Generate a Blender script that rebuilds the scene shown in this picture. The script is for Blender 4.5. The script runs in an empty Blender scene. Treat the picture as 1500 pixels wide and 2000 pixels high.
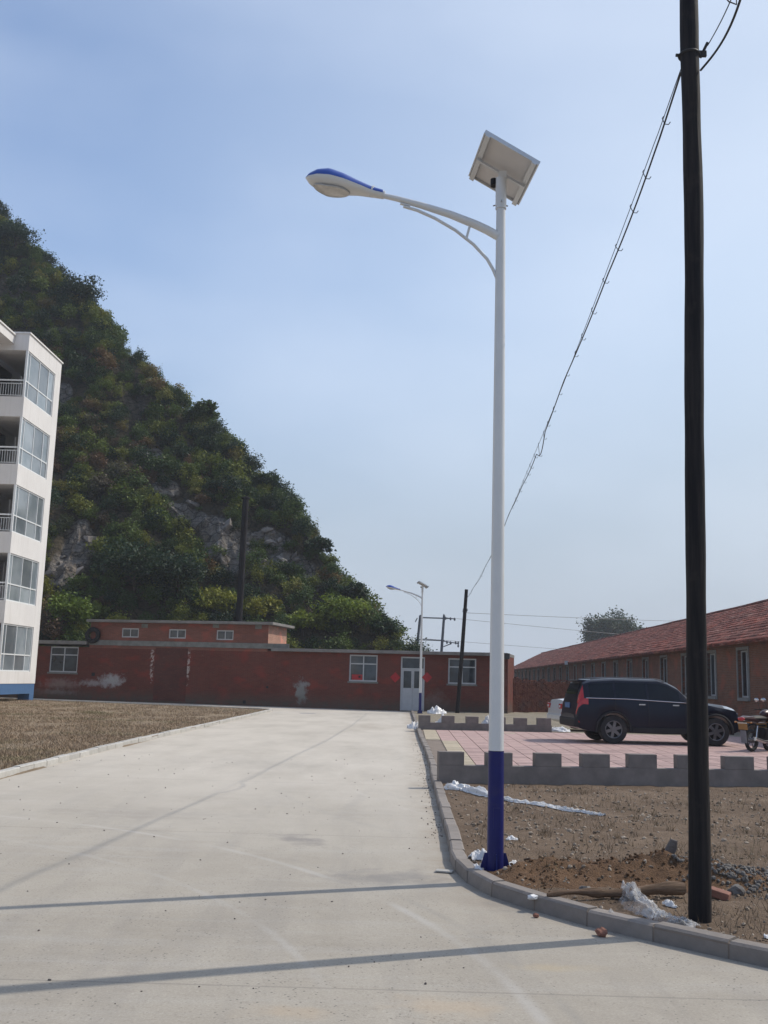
import bpy, bmesh, math, random
import numpy as np
from mathutils import Vector, Matrix, noise as mnoise
random.seed(7); rng = np.random.default_rng(7)
R = math.radians
scn = bpy.context.scene
COL = scn.collection

# ------------------------------------------------------------------ camera
EYE = Vector((0, 0, 1.55)); FPX = 1950.0
_p, _r = R(9.55), R(1.6)
_f = Vector((0, math.cos(_p), math.sin(_p))); _rt = Vector((1, 0, 0)); _up = _rt.cross(_f)
_R = math.cos(_r)*_rt + math.sin(_r)*_up; _U = -math.sin(_r)*_rt + math.cos(_r)*_up
cam = bpy.data.cameras.new('camera'); camo = bpy.data.objects.new('camera', cam); COL.objects.link(camo)
cam.sensor_fit = 'VERTICAL'; cam.sensor_height = 36; cam.lens = 36*FPX/2000
cam.clip_start = 0.05; cam.clip_end = 5000
m = Matrix((_R, _U, -_f)).transposed().to_4x4(); m.translation = EYE; camo.matrix_world = m
scn.camera = camo

# ------------------------------------------------------------------ sky and sun
SUN_EL, SUN_AZ = R(48), math.atan2(.93, .36)      # azimuth clockwise from +Y
w = bpy.data.worlds.new('World'); scn.world = w; w.use_nodes = True
nt = w.node_tree; nt.nodes.clear(); N = nt.nodes.new; L = nt.links.new
sky = N('ShaderNodeTexSky'); sky.sky_type = 'NISHITA'; sky.sun_disc = False
sky.sun_elevation = SUN_EL; sky.sun_rotation = SUN_AZ; sky.altitude = 200
sky.air_density = 1.0; sky.dust_density = 1.6; sky.ozone_density = 3.0
bg = N('ShaderNodeBackground'); bg.inputs['Strength'].default_value = 0.15
tc = N('ShaderNodeTexCoord'); mp = N('ShaderNodeMapping'); mp.inputs['Scale'].default_value = (1.0, 1.0, 2.2)
mp.inputs['Location'].default_value = (3.1, 1.7, .4)
nz = N('ShaderNodeTexNoise'); nz.inputs['Scale'].default_value = 2.3; nz.inputs['Detail'].default_value = 4; nz.inputs['Roughness'].default_value = .45
rmp = N('ShaderNodeMapRange'); rmp.inputs[1].default_value = .46; rmp.inputs[2].default_value = .78; rmp.inputs[3].default_value = 0; rmp.inputs[4].default_value = .32
mx = N('ShaderNodeMixRGB'); mx.inputs[2].default_value = (4.7, 5.2, 6.0, 1)
L(tc.outputs['Generated'], mp.inputs[0]); L(mp.outputs[0], nz.inputs[0]); L(nz.outputs[0], rmp.inputs[0]); L(rmp.outputs[0], mx.inputs[0])
# thin bright veil of high haze on the sun's side, grey smog low over the horizon all the way round
dt = N('ShaderNodeVectorMath'); dt.operation = 'DOT_PRODUCT'; dt.inputs[1].default_value = (math.sin(SUN_AZ), math.cos(SUN_AZ), 0); L(tc.outputs['Generated'], dt.inputs[0])
vf = N('ShaderNodeMapRange'); L(dt.outputs['Value'], vf.inputs[0]); vf.inputs[1].default_value = -.02; vf.inputs[2].default_value = .8; vf.inputs[3].default_value = .03; vf.inputs[4].default_value = .62
vm = N('ShaderNodeMixRGB'); vm.inputs[2].default_value = (4.05, 4.4, 4.35, 1); L(vf.outputs[0], vm.inputs[0]); L(sky.outputs[0], vm.inputs[1])
sp_ = N('ShaderNodeSeparateXYZ'); L(tc.outputs['Generated'], sp_.inputs[0])
hf_ = N('ShaderNodeMapRange'); hf_.interpolation_type = 'SMOOTHSTEP'; L(sp_.outputs[2], hf_.inputs[0]); hf_.inputs[1].default_value = .02; hf_.inputs[2].default_value = .42; hf_.inputs[3].default_value = .88; hf_.inputs[4].default_value = 0
hm_ = N('ShaderNodeMixRGB'); hm_.inputs[2].default_value = (2.15, 2.48, 2.95, 1); L(hf_.outputs[0], hm_.inputs[0]); L(vm.outputs[0], hm_.inputs[1])
L(hm_.outputs[0], mx.inputs[1]); L(mx.outputs[0], bg.inputs[0])
wo = N('ShaderNodeOutputWorld'); L(bg.outputs[0], wo.inputs[0])
sl = bpy.data.lights.new('sun', 'SUN'); sl.energy = 2.5; sl.angle = R(.53); sl.color = (1, .93, .82)
so = bpy.data.objects.new('sun', sl); COL.objects.link(so)
SDIR = Vector((math.sin(SUN_AZ)*math.cos(SUN_EL), math.cos(SUN_AZ)*math.cos(SUN_EL), math.sin(SUN_EL)))
so.rotation_euler = (-SDIR).to_track_quat('-Z', 'Y').to_euler()
vs = scn.view_settings; scn.display_settings.display_device = 'sRGB'
vs.view_transform = 'Standard'; vs.look = 'None'; vs.gamma = 1; vs.use_curve_mapping = False; vs.exposure = 0.35
try:
    scn.cycles.max_bounces = 6; scn.cycles.volume_bounces = 1; scn.cycles.transparent_max_bounces = 8
except Exception: pass

# ------------------------------------------------------------------ pixel helpers: sight lines through image pixels met with chosen planes
def ray(px, py): return (px-750)*_R - (py-1000)*_U + FPX*_f
def on_ground(px, py, z=0.0):
    v = ray(px, py); return EYE + v*((z-EYE.z)/v.z)
def on_depth(px, py, y):
    v = ray(px, py); return EYE + v*(y/v.y)
def on_plane(px, py, p, n):
    v = ray(px, py); return EYE + v*((Vector(p)-EYE).dot(n)/v.dot(n))

# ------------------------------------------------------------------ mesh helpers
class MB:
    def __init__(s): s.v = []; s.f = []; s.mi = []; s.cur = 0; s.smooth = False
    def add(s, vs_, fs_):
        b = len(s.v); s.v += [tuple(q) for q in vs_]; s.f += [tuple(i+b for i in f) for f in fs_]; s.mi += [s.cur]*len(fs_); return s
    def quad(s, a, b, c, d): return s.add([a, b, c, d], [(0, 1, 2, 3)])
    def box(s, c, size, rz=0, M=None):
        x, y, z = size[0]/2, size[1]/2, size[2]/2
        vs_ = [Vector((i*x, j*y, k*z)) for k in (-1, 1) for j in (-1, 1) for i in (-1, 1)]
        rot = Matrix.Rotation(rz, 3, 'Z') if M is None else M
        vs_ = [rot @ q + Vector(c) for q in vs_]
        return s.add(vs_, [(0, 2, 3, 1), (4, 5, 7, 6), (0, 1, 5, 4), (2, 6, 7, 3), (1, 3, 7, 5), (0, 4, 6, 2)])
    def bx(s, x0, x1, y0, y1, z0, z1): return s.box(((x0+x1)/2, (y0+y1)/2, (z0+z1)/2), (x1-x0, y1-y0, z1-z0))
    def tube(s, pts, rad, n=10, caps=True, sq=1.0):
        pts = [Vector(p) for p in pts]; k = len(pts)
        rad = [rad]*k if isinstance(rad, (int, float)) else rad
        t0 = (pts[1]-pts[0]).normalized(); ref = Vector((0, 0, 1)) if abs(t0.z) < .9 else Vector((1, 0, 0))
        a = t0.cross(ref).normalized(); vs_ = []
        for i, p in enumerate(pts):
            t = (pts[min(i+1, k-1)]-pts[max(i-1, 0)]).normalized()
            a = (a - t*a.dot(t)).normalized(); b = t.cross(a)
            for j in range(n):
                an = 2*math.pi*j/n; vs_.append(p + (a*math.cos(an) + b*math.sin(an)*sq)*rad[i])
        fs_ = [(i*n+j, i*n+(j+1) % n, (i+1)*n+(j+1) % n, (i+1)*n+j) for i in range(k-1) for j in range(n)]
        if caps: fs_ += [tuple(range(n-1, -1, -1)), tuple((k-1)*n+j for j in range(n))]
        return s.add(vs_, fs_)
    def grid(s, P, nu, nv, close_u=False):   # P[i][j]
        vs_ = [q for row in P for q in row]; fs_ = []
        for i in range(nu-(0 if close_u else 1)):
            for j in range(nv-1):
                i2 = (i+1) % nu; fs_.append((i*nv+j, i2*nv+j, i2*nv+j+1, i*nv+j+1))
        return s.add(vs_, fs_)
    def blob(s, c, r, n=2, amp=.25, fr=1.7, seed=0, flat=None):
        bm = bmesh.new(); bmesh.ops.create_icosphere(bm, subdivisions=n, radius=1)
        vs_ = []
        for q in bm.verts:
            d = 1 + amp*mnoise.noise(q.co*fr + Vector((seed*3.1, seed*1.7, seed)))*1.6
            vs_.append(Vector((q.co.x*r[0]*d, q.co.y*r[1]*d, q.co.z*r[2]*d)) + Vector(c))
        if flat is not None: vs_ = [Vector((q.x, q.y, max(q.z, flat))) for q in vs_]
        s.add(vs_, [tuple(v.index for v in f.verts) for f in bm.faces]); bm.free(); return s
    def prism(s, poly, y0, y1):  # poly in xz, extruded along y
        n = len(poly); vs_ = [(x, y0, z) for x, z in poly]+[(x, y1, z) for x, z in poly]
        return s.add(vs_, [tuple(range(n)), tuple(range(2*n-1, n-1, -1))]+[(i, i+n, (i+1) % n+n, (i+1) % n) for i in range(n)])
    def mesh(s, name, mats):
        me = bpy.data.meshes.new(name); me.from_pydata(s.v, [], s.f)
        mats = mats if isinstance(mats, (list, tuple)) else [mats]
        for m_ in mats: me.materials.append(m_)
        if len(mats) > 1: me.polygons.foreach_set('material_index', s.mi)
        me.update()
        bm = bmesh.new(); bm.from_mesh(me); bmesh.ops.recalc_face_normals(bm, faces=bm.faces) if not s.__dict__.get('keepn') else None
        bm.to_mesh(me); bm.free()
        if s.smooth:
            me.polygons.foreach_set('use_smooth', [True]*len(me.polygons))
            try: me.set_sharp_from_angle(angle=R(35))
            except Exception: pass
        return me
    def build(s, name, mats, parent=None, loc=None, bevel=0, label=None):
        o = bpy.data.objects.new(name, s.mesh(name, mats)); COL.objects.link(o)
        if parent: o.parent = parent
        if loc is not None: o.location = loc
        if bevel:
            b = o.modifiers.new('bevel', 'BEVEL'); b.width = bevel; b.segments = 2; b.limit_method = 'ANGLE'; b.angle_limit = R(40)
        if label: o['label'] = label
        return o
def sm(): q = MB(); q.smooth = True; return q
def tag(o, label=None, cat=None, group=None, kind=None):
    if label: o['label'] = label
    if cat: o['category'] = cat
    if group: o['group'] = group
    if kind: o['kind'] = kind
    return o
def empty(name, loc, rz, label, cat, group=None):
    o = bpy.data.objects.new(name, None); COL.objects.link(o); o.location = loc; o.rotation_euler = (0, 0, rz); o.empty_display_size = .2
    return tag(o, label, cat, group)
def copy_tree(o, parent=None):
    c = o.copy(); COL.objects.link(c); c.parent = parent
    for ch in list(o.children): copy_tree(ch, c)
    return c
def piece(me, name, parent, loc=(0, 0, 0), rot=(0, 0, 0), scale=(1, 1, 1)):
    o = bpy.data.objects.new(name, me); COL.objects.link(o); o.parent = parent
    o.location = loc; o.rotation_euler = rot; o.scale = scale; return o

# ------------------------------------------------------------------ materials
class NG:
    def __init__(s, name):
        s.m = bpy.data.materials.new(name); s.m.use_nodes = True; s.t = s.m.node_tree
        s.b = s.t.nodes['Principled BSDF']; s.co = s.n('ShaderNodeTexCoord').outputs['Object']
    def n(s, ty): return s.t.nodes.new(ty)
    def l(s, a, b): s.t.links.new(a, b)
    def world(s): s.co = s.n('ShaderNodeNewGeometry').outputs['Position']; return s
    def mapping(s, sc=(1, 1, 1), rot=(0, 0, 0), loc=(0, 0, 0), co=None):
        q = s.n('ShaderNodeMapping'); q.inputs['Scale'].default_value = sc; q.inputs['Rotation'].default_value = rot; q.inputs['Location'].default_value = loc
        s.l(co or s.co, q.inputs[0]); return q.outputs[0]
    def noise(s, scale, detail=4, rough=.55, co=None, dist=0):
        q = s.n('ShaderNodeTexNoise'); q.inputs['Scale'].default_value = scale; q.inputs['Detail'].default_value = detail
        q.inputs['Roughness'].default_value = rough; q.inputs['Distortion'].default_value = dist; s.l(co or s.co, q.inputs[0]); return q.outputs[0]
    def rng(s, x, a, b, c=0, d=1):
        q = s.n('ShaderNodeMapRange'); s.l(x, q.inputs[0])
        for i, v in zip((1, 2, 3, 4), (a, b, c, d)): q.inputs[i].default_value = v
        return q.outputs[0]
    def mix(s, f, a, b, mode='MIX'):
        q = s.n('ShaderNodeMixRGB'); q.blend_type = mode
        for i, v in ((0, f), (1, a), (2, b)):
            if isinstance(v, (int, float)): q.inputs[i].default_value = v
            elif isinstance(v, tuple): q.inputs[i].default_value = (*v, 1) if len(v) == 3 else v
            else: s.l(v, q.inputs[i])
        return q.outputs[0]
    def math(s, op, a, b=0.0):
        q = s.n('ShaderNodeMath'); q.operation = op
        for i, v in ((0, a), (1, b)):
            if isinstance(v, (int, float)): q.inputs[i].default_value = v
            else: s.l(v, q.inputs[i])
        return q.outputs[0]
    def blob(s, x, y, rx, ry, rot=0, hard=.5, nz=None):   # soft mask round a spot of the surface (dirt, stain)
        v = s.mapping((1/rx, 1/ry, 0), loc=(-x/rx, -y/ry, 0)) if not rot else s.mapping((1/rx, 1/ry, 0), co=s.mapping(rot=(0, 0, rot), co=s.mapping(loc=(-x, -y, 0))))
        q = s.n('ShaderNodeVectorMath'); q.operation = 'LENGTH'; s.l(v, q.inputs[0]); d = q.outputs['Value']
        if nz is not None: d = s.math('ADD', d, s.rng(nz, .25, .75, -.6, .6))
        return s.rng(d, hard, 1.05, 1, 0)
    def bump(s, h, st=.3, dist=.02):
        q = s.n('ShaderNodeBump'); q.inputs['Strength'].default_value = st; q.inputs['Distance'].default_value = dist; s.l(h, q.inputs['Height'])
        s.l(q.outputs[0], s.b.inputs['Normal']); return s
    def done(s, col, rough=.8, metal=0, spec=.5):
        for k, v in (('Base Color', col), ('Roughness', rough), ('Metallic', metal), ('Specular IOR Level', spec)):
            if isinstance(v, (int, float)): s.b.inputs[k].default_value = v
            elif isinstance(v, tuple): s.b.inputs[k].default_value = (*v, 1)
            else: s.l(v, s.b.inputs[k])
        return s.m
def plain(name, col, rough=.7, metal=0, var=.18, scale=6, bump=.1, bs=60, spec=.5, rnd=0., dirt=None, coat=0):
    g = NG(name); n1 = g.noise(scale, 5, .6)
    c = g.mix(g.rng(n1, .3, .7), tuple(x*(1-var) for x in col), tuple(min(1, x*(1+var)) for x in col))
    if dirt: c = g.mix(g.rng(g.noise(scale*.6, 6, .65, dist=.4), .5, .75, 0, dirt[1]), c, dirt[0])
    if rnd:
        oi = g.n('ShaderNodeObjectInfo'); c = g.mix(1.0, c, g.mix(oi.outputs['Random'], (1-rnd,)*3, (1+rnd,)*3), 'MULTIPLY')
    if bump: g.bump(g.noise(bs, 4), bump, .01)
    if coat: g.b.inputs['Coat Weight'].default_value = coat; g.b.inputs['Coat Roughness'].default_value = .05
    return g.done(c, rough, metal, spec)

M = {}
def mk_road():
    g = NG('road_concrete').world()
    big = g.noise(.35, 5, .6); mid = g.noise(1.6, 6, .62, dist=.6)
    c = g.mix(g.rng(big, .3, .7), (.330, .292, .240), (.435, .395, .332))
    c = g.mix(g.rng(mid, .42, .72, 0, .55), c, (.475, .434, .368))
    st = g.noise(1.0, 6, .6, co=g.mapping((2.6, .32, 1), (0, 0, R(14))))
    c = g.mix(g.rng(st, .48, .7, 0, .5), c, (.275, .252, .225))
    st2 = g.noise(1.0, 5, .6, co=g.mapping((.35, 3.5, 1), (0, 0, R(-3))))
    c = g.mix(g.rng(st2, .5, .72, 0, .4), c, (.440, .418, .385))
    fine = g.noise(70, 3, .7)
    c = g.mix(g.rng(fine, .35, .65, .0, .34), c, (.20, .182, .155)); c = g.mix(g.rng(g.noise(24, 5, .75), .54, .66, 0, .38), c, (.24, .215, .18)); c = g.mix(g.rng(g.noise(46, 4, .7), .60, .70, 0, .45), c, (.56, .52, .45))
    c = g.mix(g.math('MULTIPLY', g.rng(g.math('ABSOLUTE', g.math('SUBTRACT', g.noise(.55, 8, .72, dist=.3), .5)), .0, .0028, 1, 0), g.rng(g.noise(.3, 2), .5, .6, 0, .6)), c, (.12, .108, .09))
    vo = g.n('ShaderNodeTexVoronoi'); vo.inputs['Scale'].default_value = 26; g.l(g.co, vo.inputs['Vector'])
    c = g.mix(g.math('MULTIPLY', g.rng(vo.outputs['Distance'], .10, .20, .8, 0), g.rng(g.noise(1.3, 4), .40, .58)), c, (.10, .092, .085))
    n3 = g.noise(5, 5)
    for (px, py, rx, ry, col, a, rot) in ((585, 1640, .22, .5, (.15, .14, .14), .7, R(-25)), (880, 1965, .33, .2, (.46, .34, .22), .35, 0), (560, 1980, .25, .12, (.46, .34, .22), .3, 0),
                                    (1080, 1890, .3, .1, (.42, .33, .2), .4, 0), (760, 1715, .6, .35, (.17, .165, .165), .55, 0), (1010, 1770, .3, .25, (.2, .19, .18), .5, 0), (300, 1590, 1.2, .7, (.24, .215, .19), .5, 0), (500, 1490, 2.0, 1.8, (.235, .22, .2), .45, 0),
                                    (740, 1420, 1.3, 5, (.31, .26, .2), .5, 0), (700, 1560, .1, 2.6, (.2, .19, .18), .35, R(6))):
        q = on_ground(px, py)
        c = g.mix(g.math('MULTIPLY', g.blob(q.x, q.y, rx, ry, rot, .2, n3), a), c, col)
    # tyre sweeps: rings centred off the road, broken by noise
    for (cx, cy, r0, wd, col, a) in ((-6.5, 4.2, 7.35, .035, (.46, .44, .41), .5), (-6.5, 4.2, 7.52, .03, (.25, .24, .22), .3), (-7.0, 3.6, 7.0, .03, (.45, .43, .40), .35), (9.5, 17, 9.7, .05, (.25, .235, .22), .3), (9.5, 17, 10.1, .04, (.45, .43, .40), .35), (9.5, 17, 11.2, .06, (.25, .235, .22), .25)):
        v = g.n('ShaderNodeVectorMath'); v.operation = 'LENGTH'; g.l(g.mapping((1, 1, 0), loc=(-cx, -cy, 0)), v.inputs[0])
        d = g.math('ABSOLUTE', g.math('SUBTRACT', v.outputs['Value'], r0))
        c = g.mix(g.math('MULTIPLY', g.rng(d, wd*.3, wd*1.6, a, 0), g.rng(g.noise(1.1, 4), .38, .62)), c, col)
    sy = g.n('ShaderNodeSeparateXYZ'); g.l(g.co, sy.inputs[0])
    c = g.mix(g.math('MULTIPLY', g.rng(sy.outputs[1], 7, 17, 0, 1), g.rng(g.noise(.5, 6, .65, co=g.mapping((1.4, .5, 1))), .3, .6, .35, .85)), c, (.56, .515, .45))
    # joint lines cut across the slab
    sx = g.n('ShaderNodeSeparateXYZ'); g.l(g.co, sx.inputs[0])
    md = g.math('ABSOLUTE', g.math('SUBTRACT', g.math('MODULO', g.math('ADD', sx.outputs[1], 100.0-2.9+.0), 5.0), 2.5))
    c = g.mix(g.rng(md, .004, .014, .35, 0), c, (.14, .13, .12))
    gm = g.rng(g.math('SUBTRACT', sy.outputs[0], g.math('MULTIPLY', sy.outputs[1], .019)), .12, .62, 0, 1)
    c = g.mix(g.math('MULTIPLY', g.math('MULTIPLY', gm, g.rng(sy.outputs[1], 6.5, 9, 0, 1)), g.rng(g.noise(2.6, 6, .7), .38, .62, .05, .75)), c, (.27, .21, .15))
    h = g.math('ADD', g.math('MULTIPLY', g.noise(120, 3), .6), g.math('MULTIPLY', g.noise(9, 5), 1.2))
    g.bump(h, .35, .006)
    return g.done(c, .9, 0, .25)
M['road'] = mk_road()
def mk_soil(name, a, b, pale, amt=.5):
    g = NG(name).world()
    c = g.mix(g.rng(g.noise(.9, 6, .62), .35, .65), a, b)
    c = g.mix(g.rng(g.noise(2.6, 6, .66, dist=.5), .5, .72, 0, amt), c, pale)
    c = g.mix(g.rng(g.noise(38, 5, .7), .52, .7, 0, .65), c, tuple(x*.45 for x in a))
    c = g.mix(g.rng(g.noise(55, 4, .7), .60, .74, 0, .6), c, tuple(min(1, x*1.9) for x in pale))
    g.bump(g.math('ADD', g.noise(26, 6, .7), g.math('MULTIPLY', g.noise(90, 3), .5)), .9, .03)
    return g.done(c, .95, 0, .15)
M['soil'] = mk_soil('verge_soil', (.135, .095, .066), (.200, .145, .102), (.28, .212, .155))
M['dug'] = mk_soil('dug_soil', (.125, .074, .044), (.185, .112, .066), (.23, .15, .095), .4)
M['lawn'] = mk_soil('lawn_soil', (.21, .160, .112), (.275, .215, .150), (.33, .27, .19))
M['ground'] = mk_soil('far_ground', (.19, .16, .11), (.24, .2, .14), (.28, .25, .18))
M['yard'] = mk_soil('yard_soil', (.23, .20, .15), (.30, .26, .20), (.34, .31, .25))
M['kerb'] = plain('kerb_concrete', (.225, .198, .178), .9, var=.14, scale=9, bump=.3, rnd=.10, dirt=((.20, .165, .13), .45))
M['kerb_light'] = plain('kerb_pale_concrete', (.42, .405, .375), .9, var=.12, scale=7, bump=.3, rnd=.1, dirt=((.22, .185, .14), .5))
M['wallc'] = plain('wall_render_grey', (.190, .165, .152), .9, var=.22, scale=4, bump=.25, dirt=((.15, .135, .12), .5))
M['paver'] = plain('paver_pink', (.385, .262, .240), .85, var=.16, scale=5, bump=.25, rnd=.16, dirt=((.42, .33, .27), .5))
M['paver_y'] = plain('paver_yellow', (.43, .365, .265), .85, var=.12, scale=5, bump=.25, rnd=.12, dirt=((.33, .28, .2), .5))
M['grout'] = plain('paver_joint', (.20, .16, .13), .95)
M['white_paint'] = plain('lamp_white_paint', (.64, .645, .64), .38, var=.05, scale=2.5, bump=.03, spec=.5, coat=.2, dirt=((.5, .48, .44), .2))
M['blue_paint'] = plain('lamp_blue_paint', (.004, .008, .105), .45, var=.1, bump=0, coat=.1, spec=.3, dirt=((.06, .05, .06), .35))
M['head_blue'] = plain('lamp_head_blue', (.025, .075, .36), .3, var=.05, bump=0, coat=.4)
M['lamp_glass'] = plain('lamp_glass', (.55, .53, .50), .15, var=.2, scale=12, bump=.2, bs=60)
M['steel'] = plain('galvanised_steel', (.42, .43, .44), .45, .7, var=.12, scale=20)
M['panel_back'] = plain('panel_back_sheet', (.62, .60, .59), .6, var=.04, bump=0)
M['alu'] = plain('panel_aluminium', (.55, .56, .57), .35, .5, var=.05, bump=0)
M['cells'] = plain('solar_cells', (.012, .02, .07), .15, var=.3, scale=12, bump=0)
M['black'] = plain('black_plastic', (.010, .010, .012), .6, var=.3, bump=.05, spec=.3)
def mk_tar():
    g = NG('tarred_wood'); n1 = g.noise(1, 6, .65, co=g.mapping((22, 22, .9)))
    c = g.mix(g.rng(n1, .42, .66), (.0075, .007, .009), (.026, .022, .021))
    c = g.mix(g.rng(g.noise(7, 5), .58, .72, 0, .35), c, (.045, .038, .032))
    g.bump(n1, .9, .02); return g.done(c, .75, 0, .25)
M['tar'] = mk_tar()
M['wire'] = plain('wire_black', (.02, .021, .024), .6, bump=0)
M['wire_grey'] = plain('wire_grey', (.14, .15, .17), .6, bump=0)
M['tan'] = plain('cable_old_pvc', (.03, .03, .034), .6, bump=0)
def mk_brick(name, c1, c2, mort, sc=1.0, stain=None, dark=.3, msize=.012):
    g = NG(name); sx = g.n('ShaderNodeSeparateXYZ'); g.l(g.co, sx.inputs[0])
    cb = g.n('ShaderNodeCombineXYZ'); g.l(g.math('ADD', sx.outputs[0], sx.outputs[1]), cb.inputs[0]); g.l(sx.outputs[2], cb.inputs[1])
    b = g.n('ShaderNodeTexBrick'); g.l(cb.outputs[0], b.inputs['Vector']); b.inputs['Scale'].default_value = 1
    b.inputs['Brick Width'].default_value = .25; b.inputs['Row Height'].default_value = .063; b.inputs['Mortar Size'].default_value = msize*.6
    b.inputs['Color1'].default_value = (*c1, 1); b.inputs['Color2'].default_value = (*c2, 1); b.inputs['Mortar'].default_value = (*mort, 1)
    b.inputs['Bias'].default_value = -.1
    c = g.mix(g.rng(g.noise(.6, 6, .68), .34, .64, 0, .85), b.outputs[0], g.mix(.5, b.outputs[0], tuple(x*.42 for x in c1)))
    c = g.mix(g.rng(g.noise(2.8, 6, .66, dist=.8), .55, .78, 0, dark), c, tuple(x*.3 for x in c1))
    c = g.mix(g.rng(g.noise(6, 5, .7), .60, .78, 0, .45), c, (.32, .21, .17))
    c = g.mix(g.rng(g.noise(1.6, 3, .5, co=g.mapping((.6, 1, 1))), .54, .66, 0, .55), c, tuple(min(1, x*1.45) for x in c1[:1])+c1[1:])
    if stain: c = stain(g, c, sx)
    g.bump(b.outputs['Fac'], -.5, .01); return g.done(c, .92, 0, .2)

# ================================================================== SETTING
def sheet(name, pts, z, mat, kind='structure'):
    q = MB(); q.add([(x, y, z) for x, y in pts], [tuple(range(len(pts)))]); o = q.build(name, mat); return tag(o, kind=kind)
sheet('ground', [(-900, -600), (1100, -600), (1100, 1400), (-900, 1400)], -.06, M['ground'])

RK = [(1.62, 50.6), (1.48, 44.5), (1.3, 36), (1.13, 28.5), (1.04, 22.5), (.95, 18.6), (.87, 16.7), (.78, 13.06), (.70, 10.0), (.665, 9.2), (.67, 8.7), (.71, 8.24), (.85, 7.73), (1.06, 7.36), (1.35, 6.93), (1.65, 6.6), (1.98, 6.26), (2.28, 5.97), (2.9, 5.42), (3.9, 4.66), (5.2, 3.85), (7, 2.95), (10, 1.8), (15, .4)]
LK = [(-4.9, -3), (-5.1, 3), (-5.3, 10), (-5.40, 14.7), (-5.43, 20.6), (-5.35, 25.3), (-5.16, 31.6), (-4.95, 40), (-4.85, 46.6), (-4.95, 47.25), (-5.5, 47.7), (-8, 48.7), (-12, 50.2), (-20, 53.2)]
def resample(pts, step, spans=None):
    P = [Vector((*p, 0)) for p in pts]; out = [P[0]]; acc = 0
    tot = []; s = 0
    cum = [0]
    for a, b in zip(P, P[1:]): cum.append(cum[-1]+(b-a).length)
    n = int(cum[-1]/step); res = []
    for i in range(n+1):
        d = cum[-1]*i/n; k = max(0, min(len(P)-2, int(np.searchsorted(cum, d))-1)); t = (d-cum[k])/(cum[k+1]-cum[k]); res.append(P[k].lerp(P[k+1], t))
    return res
road_o = sheet('road', [(-34, -14), (34, -14), (34, 24), (34, 52), (-34, 62)], 0, M['road'])

def kerb(name, pts, step, side, mat, wid=.125, h=.105, tilt=0):
    root = MB(); P = resample(pts, step)
    # bedding strip under the stones
    Lq = []; 
    for i, p in enumerate(P):
        t = (P[min(i+1, len(P)-1)]-P[max(0, i-1)]).normalized(); nrm = Vector((t.y, -t.x, 0))*side
        Lq.append((p+nrm*.008, p+nrm*(wid-.008), nrm))
    for i in range(len(P)-1):
        a, b, _ = Lq[i]; c, d, _ = Lq[i+1]
        root.add([(*a.xy, -.04), (*b.xy, -.04), (*b.xy, h-.018), (*a.xy, h-.018), (*c.xy, -.04), (*d.xy, -.04), (*d.xy, h-.018), (*c.xy, h-.018)], [(0, 1, 2, 3), (0, 3, 7, 4), (3, 2, 6, 7), (2, 1, 5, 6)])
    ro = root.build(name, M['grout']); tag(ro, kind='structure')
    for i in range(len(P)-1):
        a, c = P[i], P[i+1]; na, nc = Lq[i][2], Lq[i+1][2]; t = (c-a).normalized(); g_ = .006
        a2, c2 = a+t*g_, c-t*g_; dz = random.uniform(-.006, .006); sh = random.uniform(-.005, .005)
        q = MB(); ch = .014
        prof = [(0, -.03), (0.004, h-ch), (ch+.006, h), (wid-ch, h), (wid, h-ch), (wid, -.03)]
        ctr = (a2+c2)/2
        va = [(*(a2+na*(u+sh)-ctr).xy, z+dz) for u, z in prof]; vc = [(*(c2+nc*(u+sh)-ctr).xy, z+dz+random.uniform(-.003, .003)) for u, z in prof]
        n = len(prof)
        q.add(va+vc, [(j, j+1, n+j+1, n+j) for j in range(n-1)]+[tuple(range(n-1, -1, -1)), tuple(range(n, 2*n))])
        o = q.build('kerb_stone', mat, ro); o.location = (ctr.x, ctr.y, 0)
    return ro
kerb('right_kerb', RK, .49, -1, M['kerb'])
kerb('left_kerb', LK, .62, -1, M['kerb_light'], wid=.13, h=.10)

# ---- verge of bare soil between the kerb bend and the near crenellated wall
RKp = [Vector((*p, 0)) for p in RK]
RKa = np.array(RK)
def side_dist(X, Y):
    """signed distance to the right kerb line, positive on the verge side"""
    best = np.full(X.shape, 1e9); sg = np.zeros(X.shape)
    for (ax, ay), (bx_, by_) in zip(RK, RK[1:]):
        dx, dy = bx_-ax, by_-ay; l2 = dx*dx+dy*dy
        t = np.clip(((X-ax)*dx+(Y-ay)*dy)/l2, 0, 1); qx, qy = ax+t*dx, ay+t*dy
        d = np.hypot(X-qx, Y-qy); cr = dx*(Y-qy)-dy*(X-qx)
        u = d < best; best = np.where(u, d, best); sg = np.where(u, np.sign(cr), sg)
    return best*sg
_Z = 0.078
def nfield(x, y, s, seed=0, oct=4):
    return mnoise.fractal(Vector((x*s, y*s, seed)), 1.0, 2.0, oct)
MOUND = [(1.15, 8.05, .32, .16, .05), (1.50, 8.10, .42, .26, .085), (1.95, 8.0, .40, .28, .085), (2.25, 8.12, .35, .25, .10), (2.6, 8.05, .4, .22, .08), (2.95, 8.1, .5, .25, .06), (1.35, 7.75, .35, .2, .04)]
def verge_h(x, y):
    h = _Z + .018*nfield(x, y, 1.1, 1) + .016*nfield(x, y, 5, 2, 4)
    mm = 0
    for cx, cy, rx, ry, hh in MOUND:
        mm += hh*math.exp(-((x-cx)/rx)**2-((y-cy)/ry)**2)
    if mm > .004: h += mm*(1+.35*nfield(x, y, 7, 5, 3)) + min(1, mm/.05)*.016*nfield(x, y, 22, 6, 3)
    return h, mm
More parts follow.
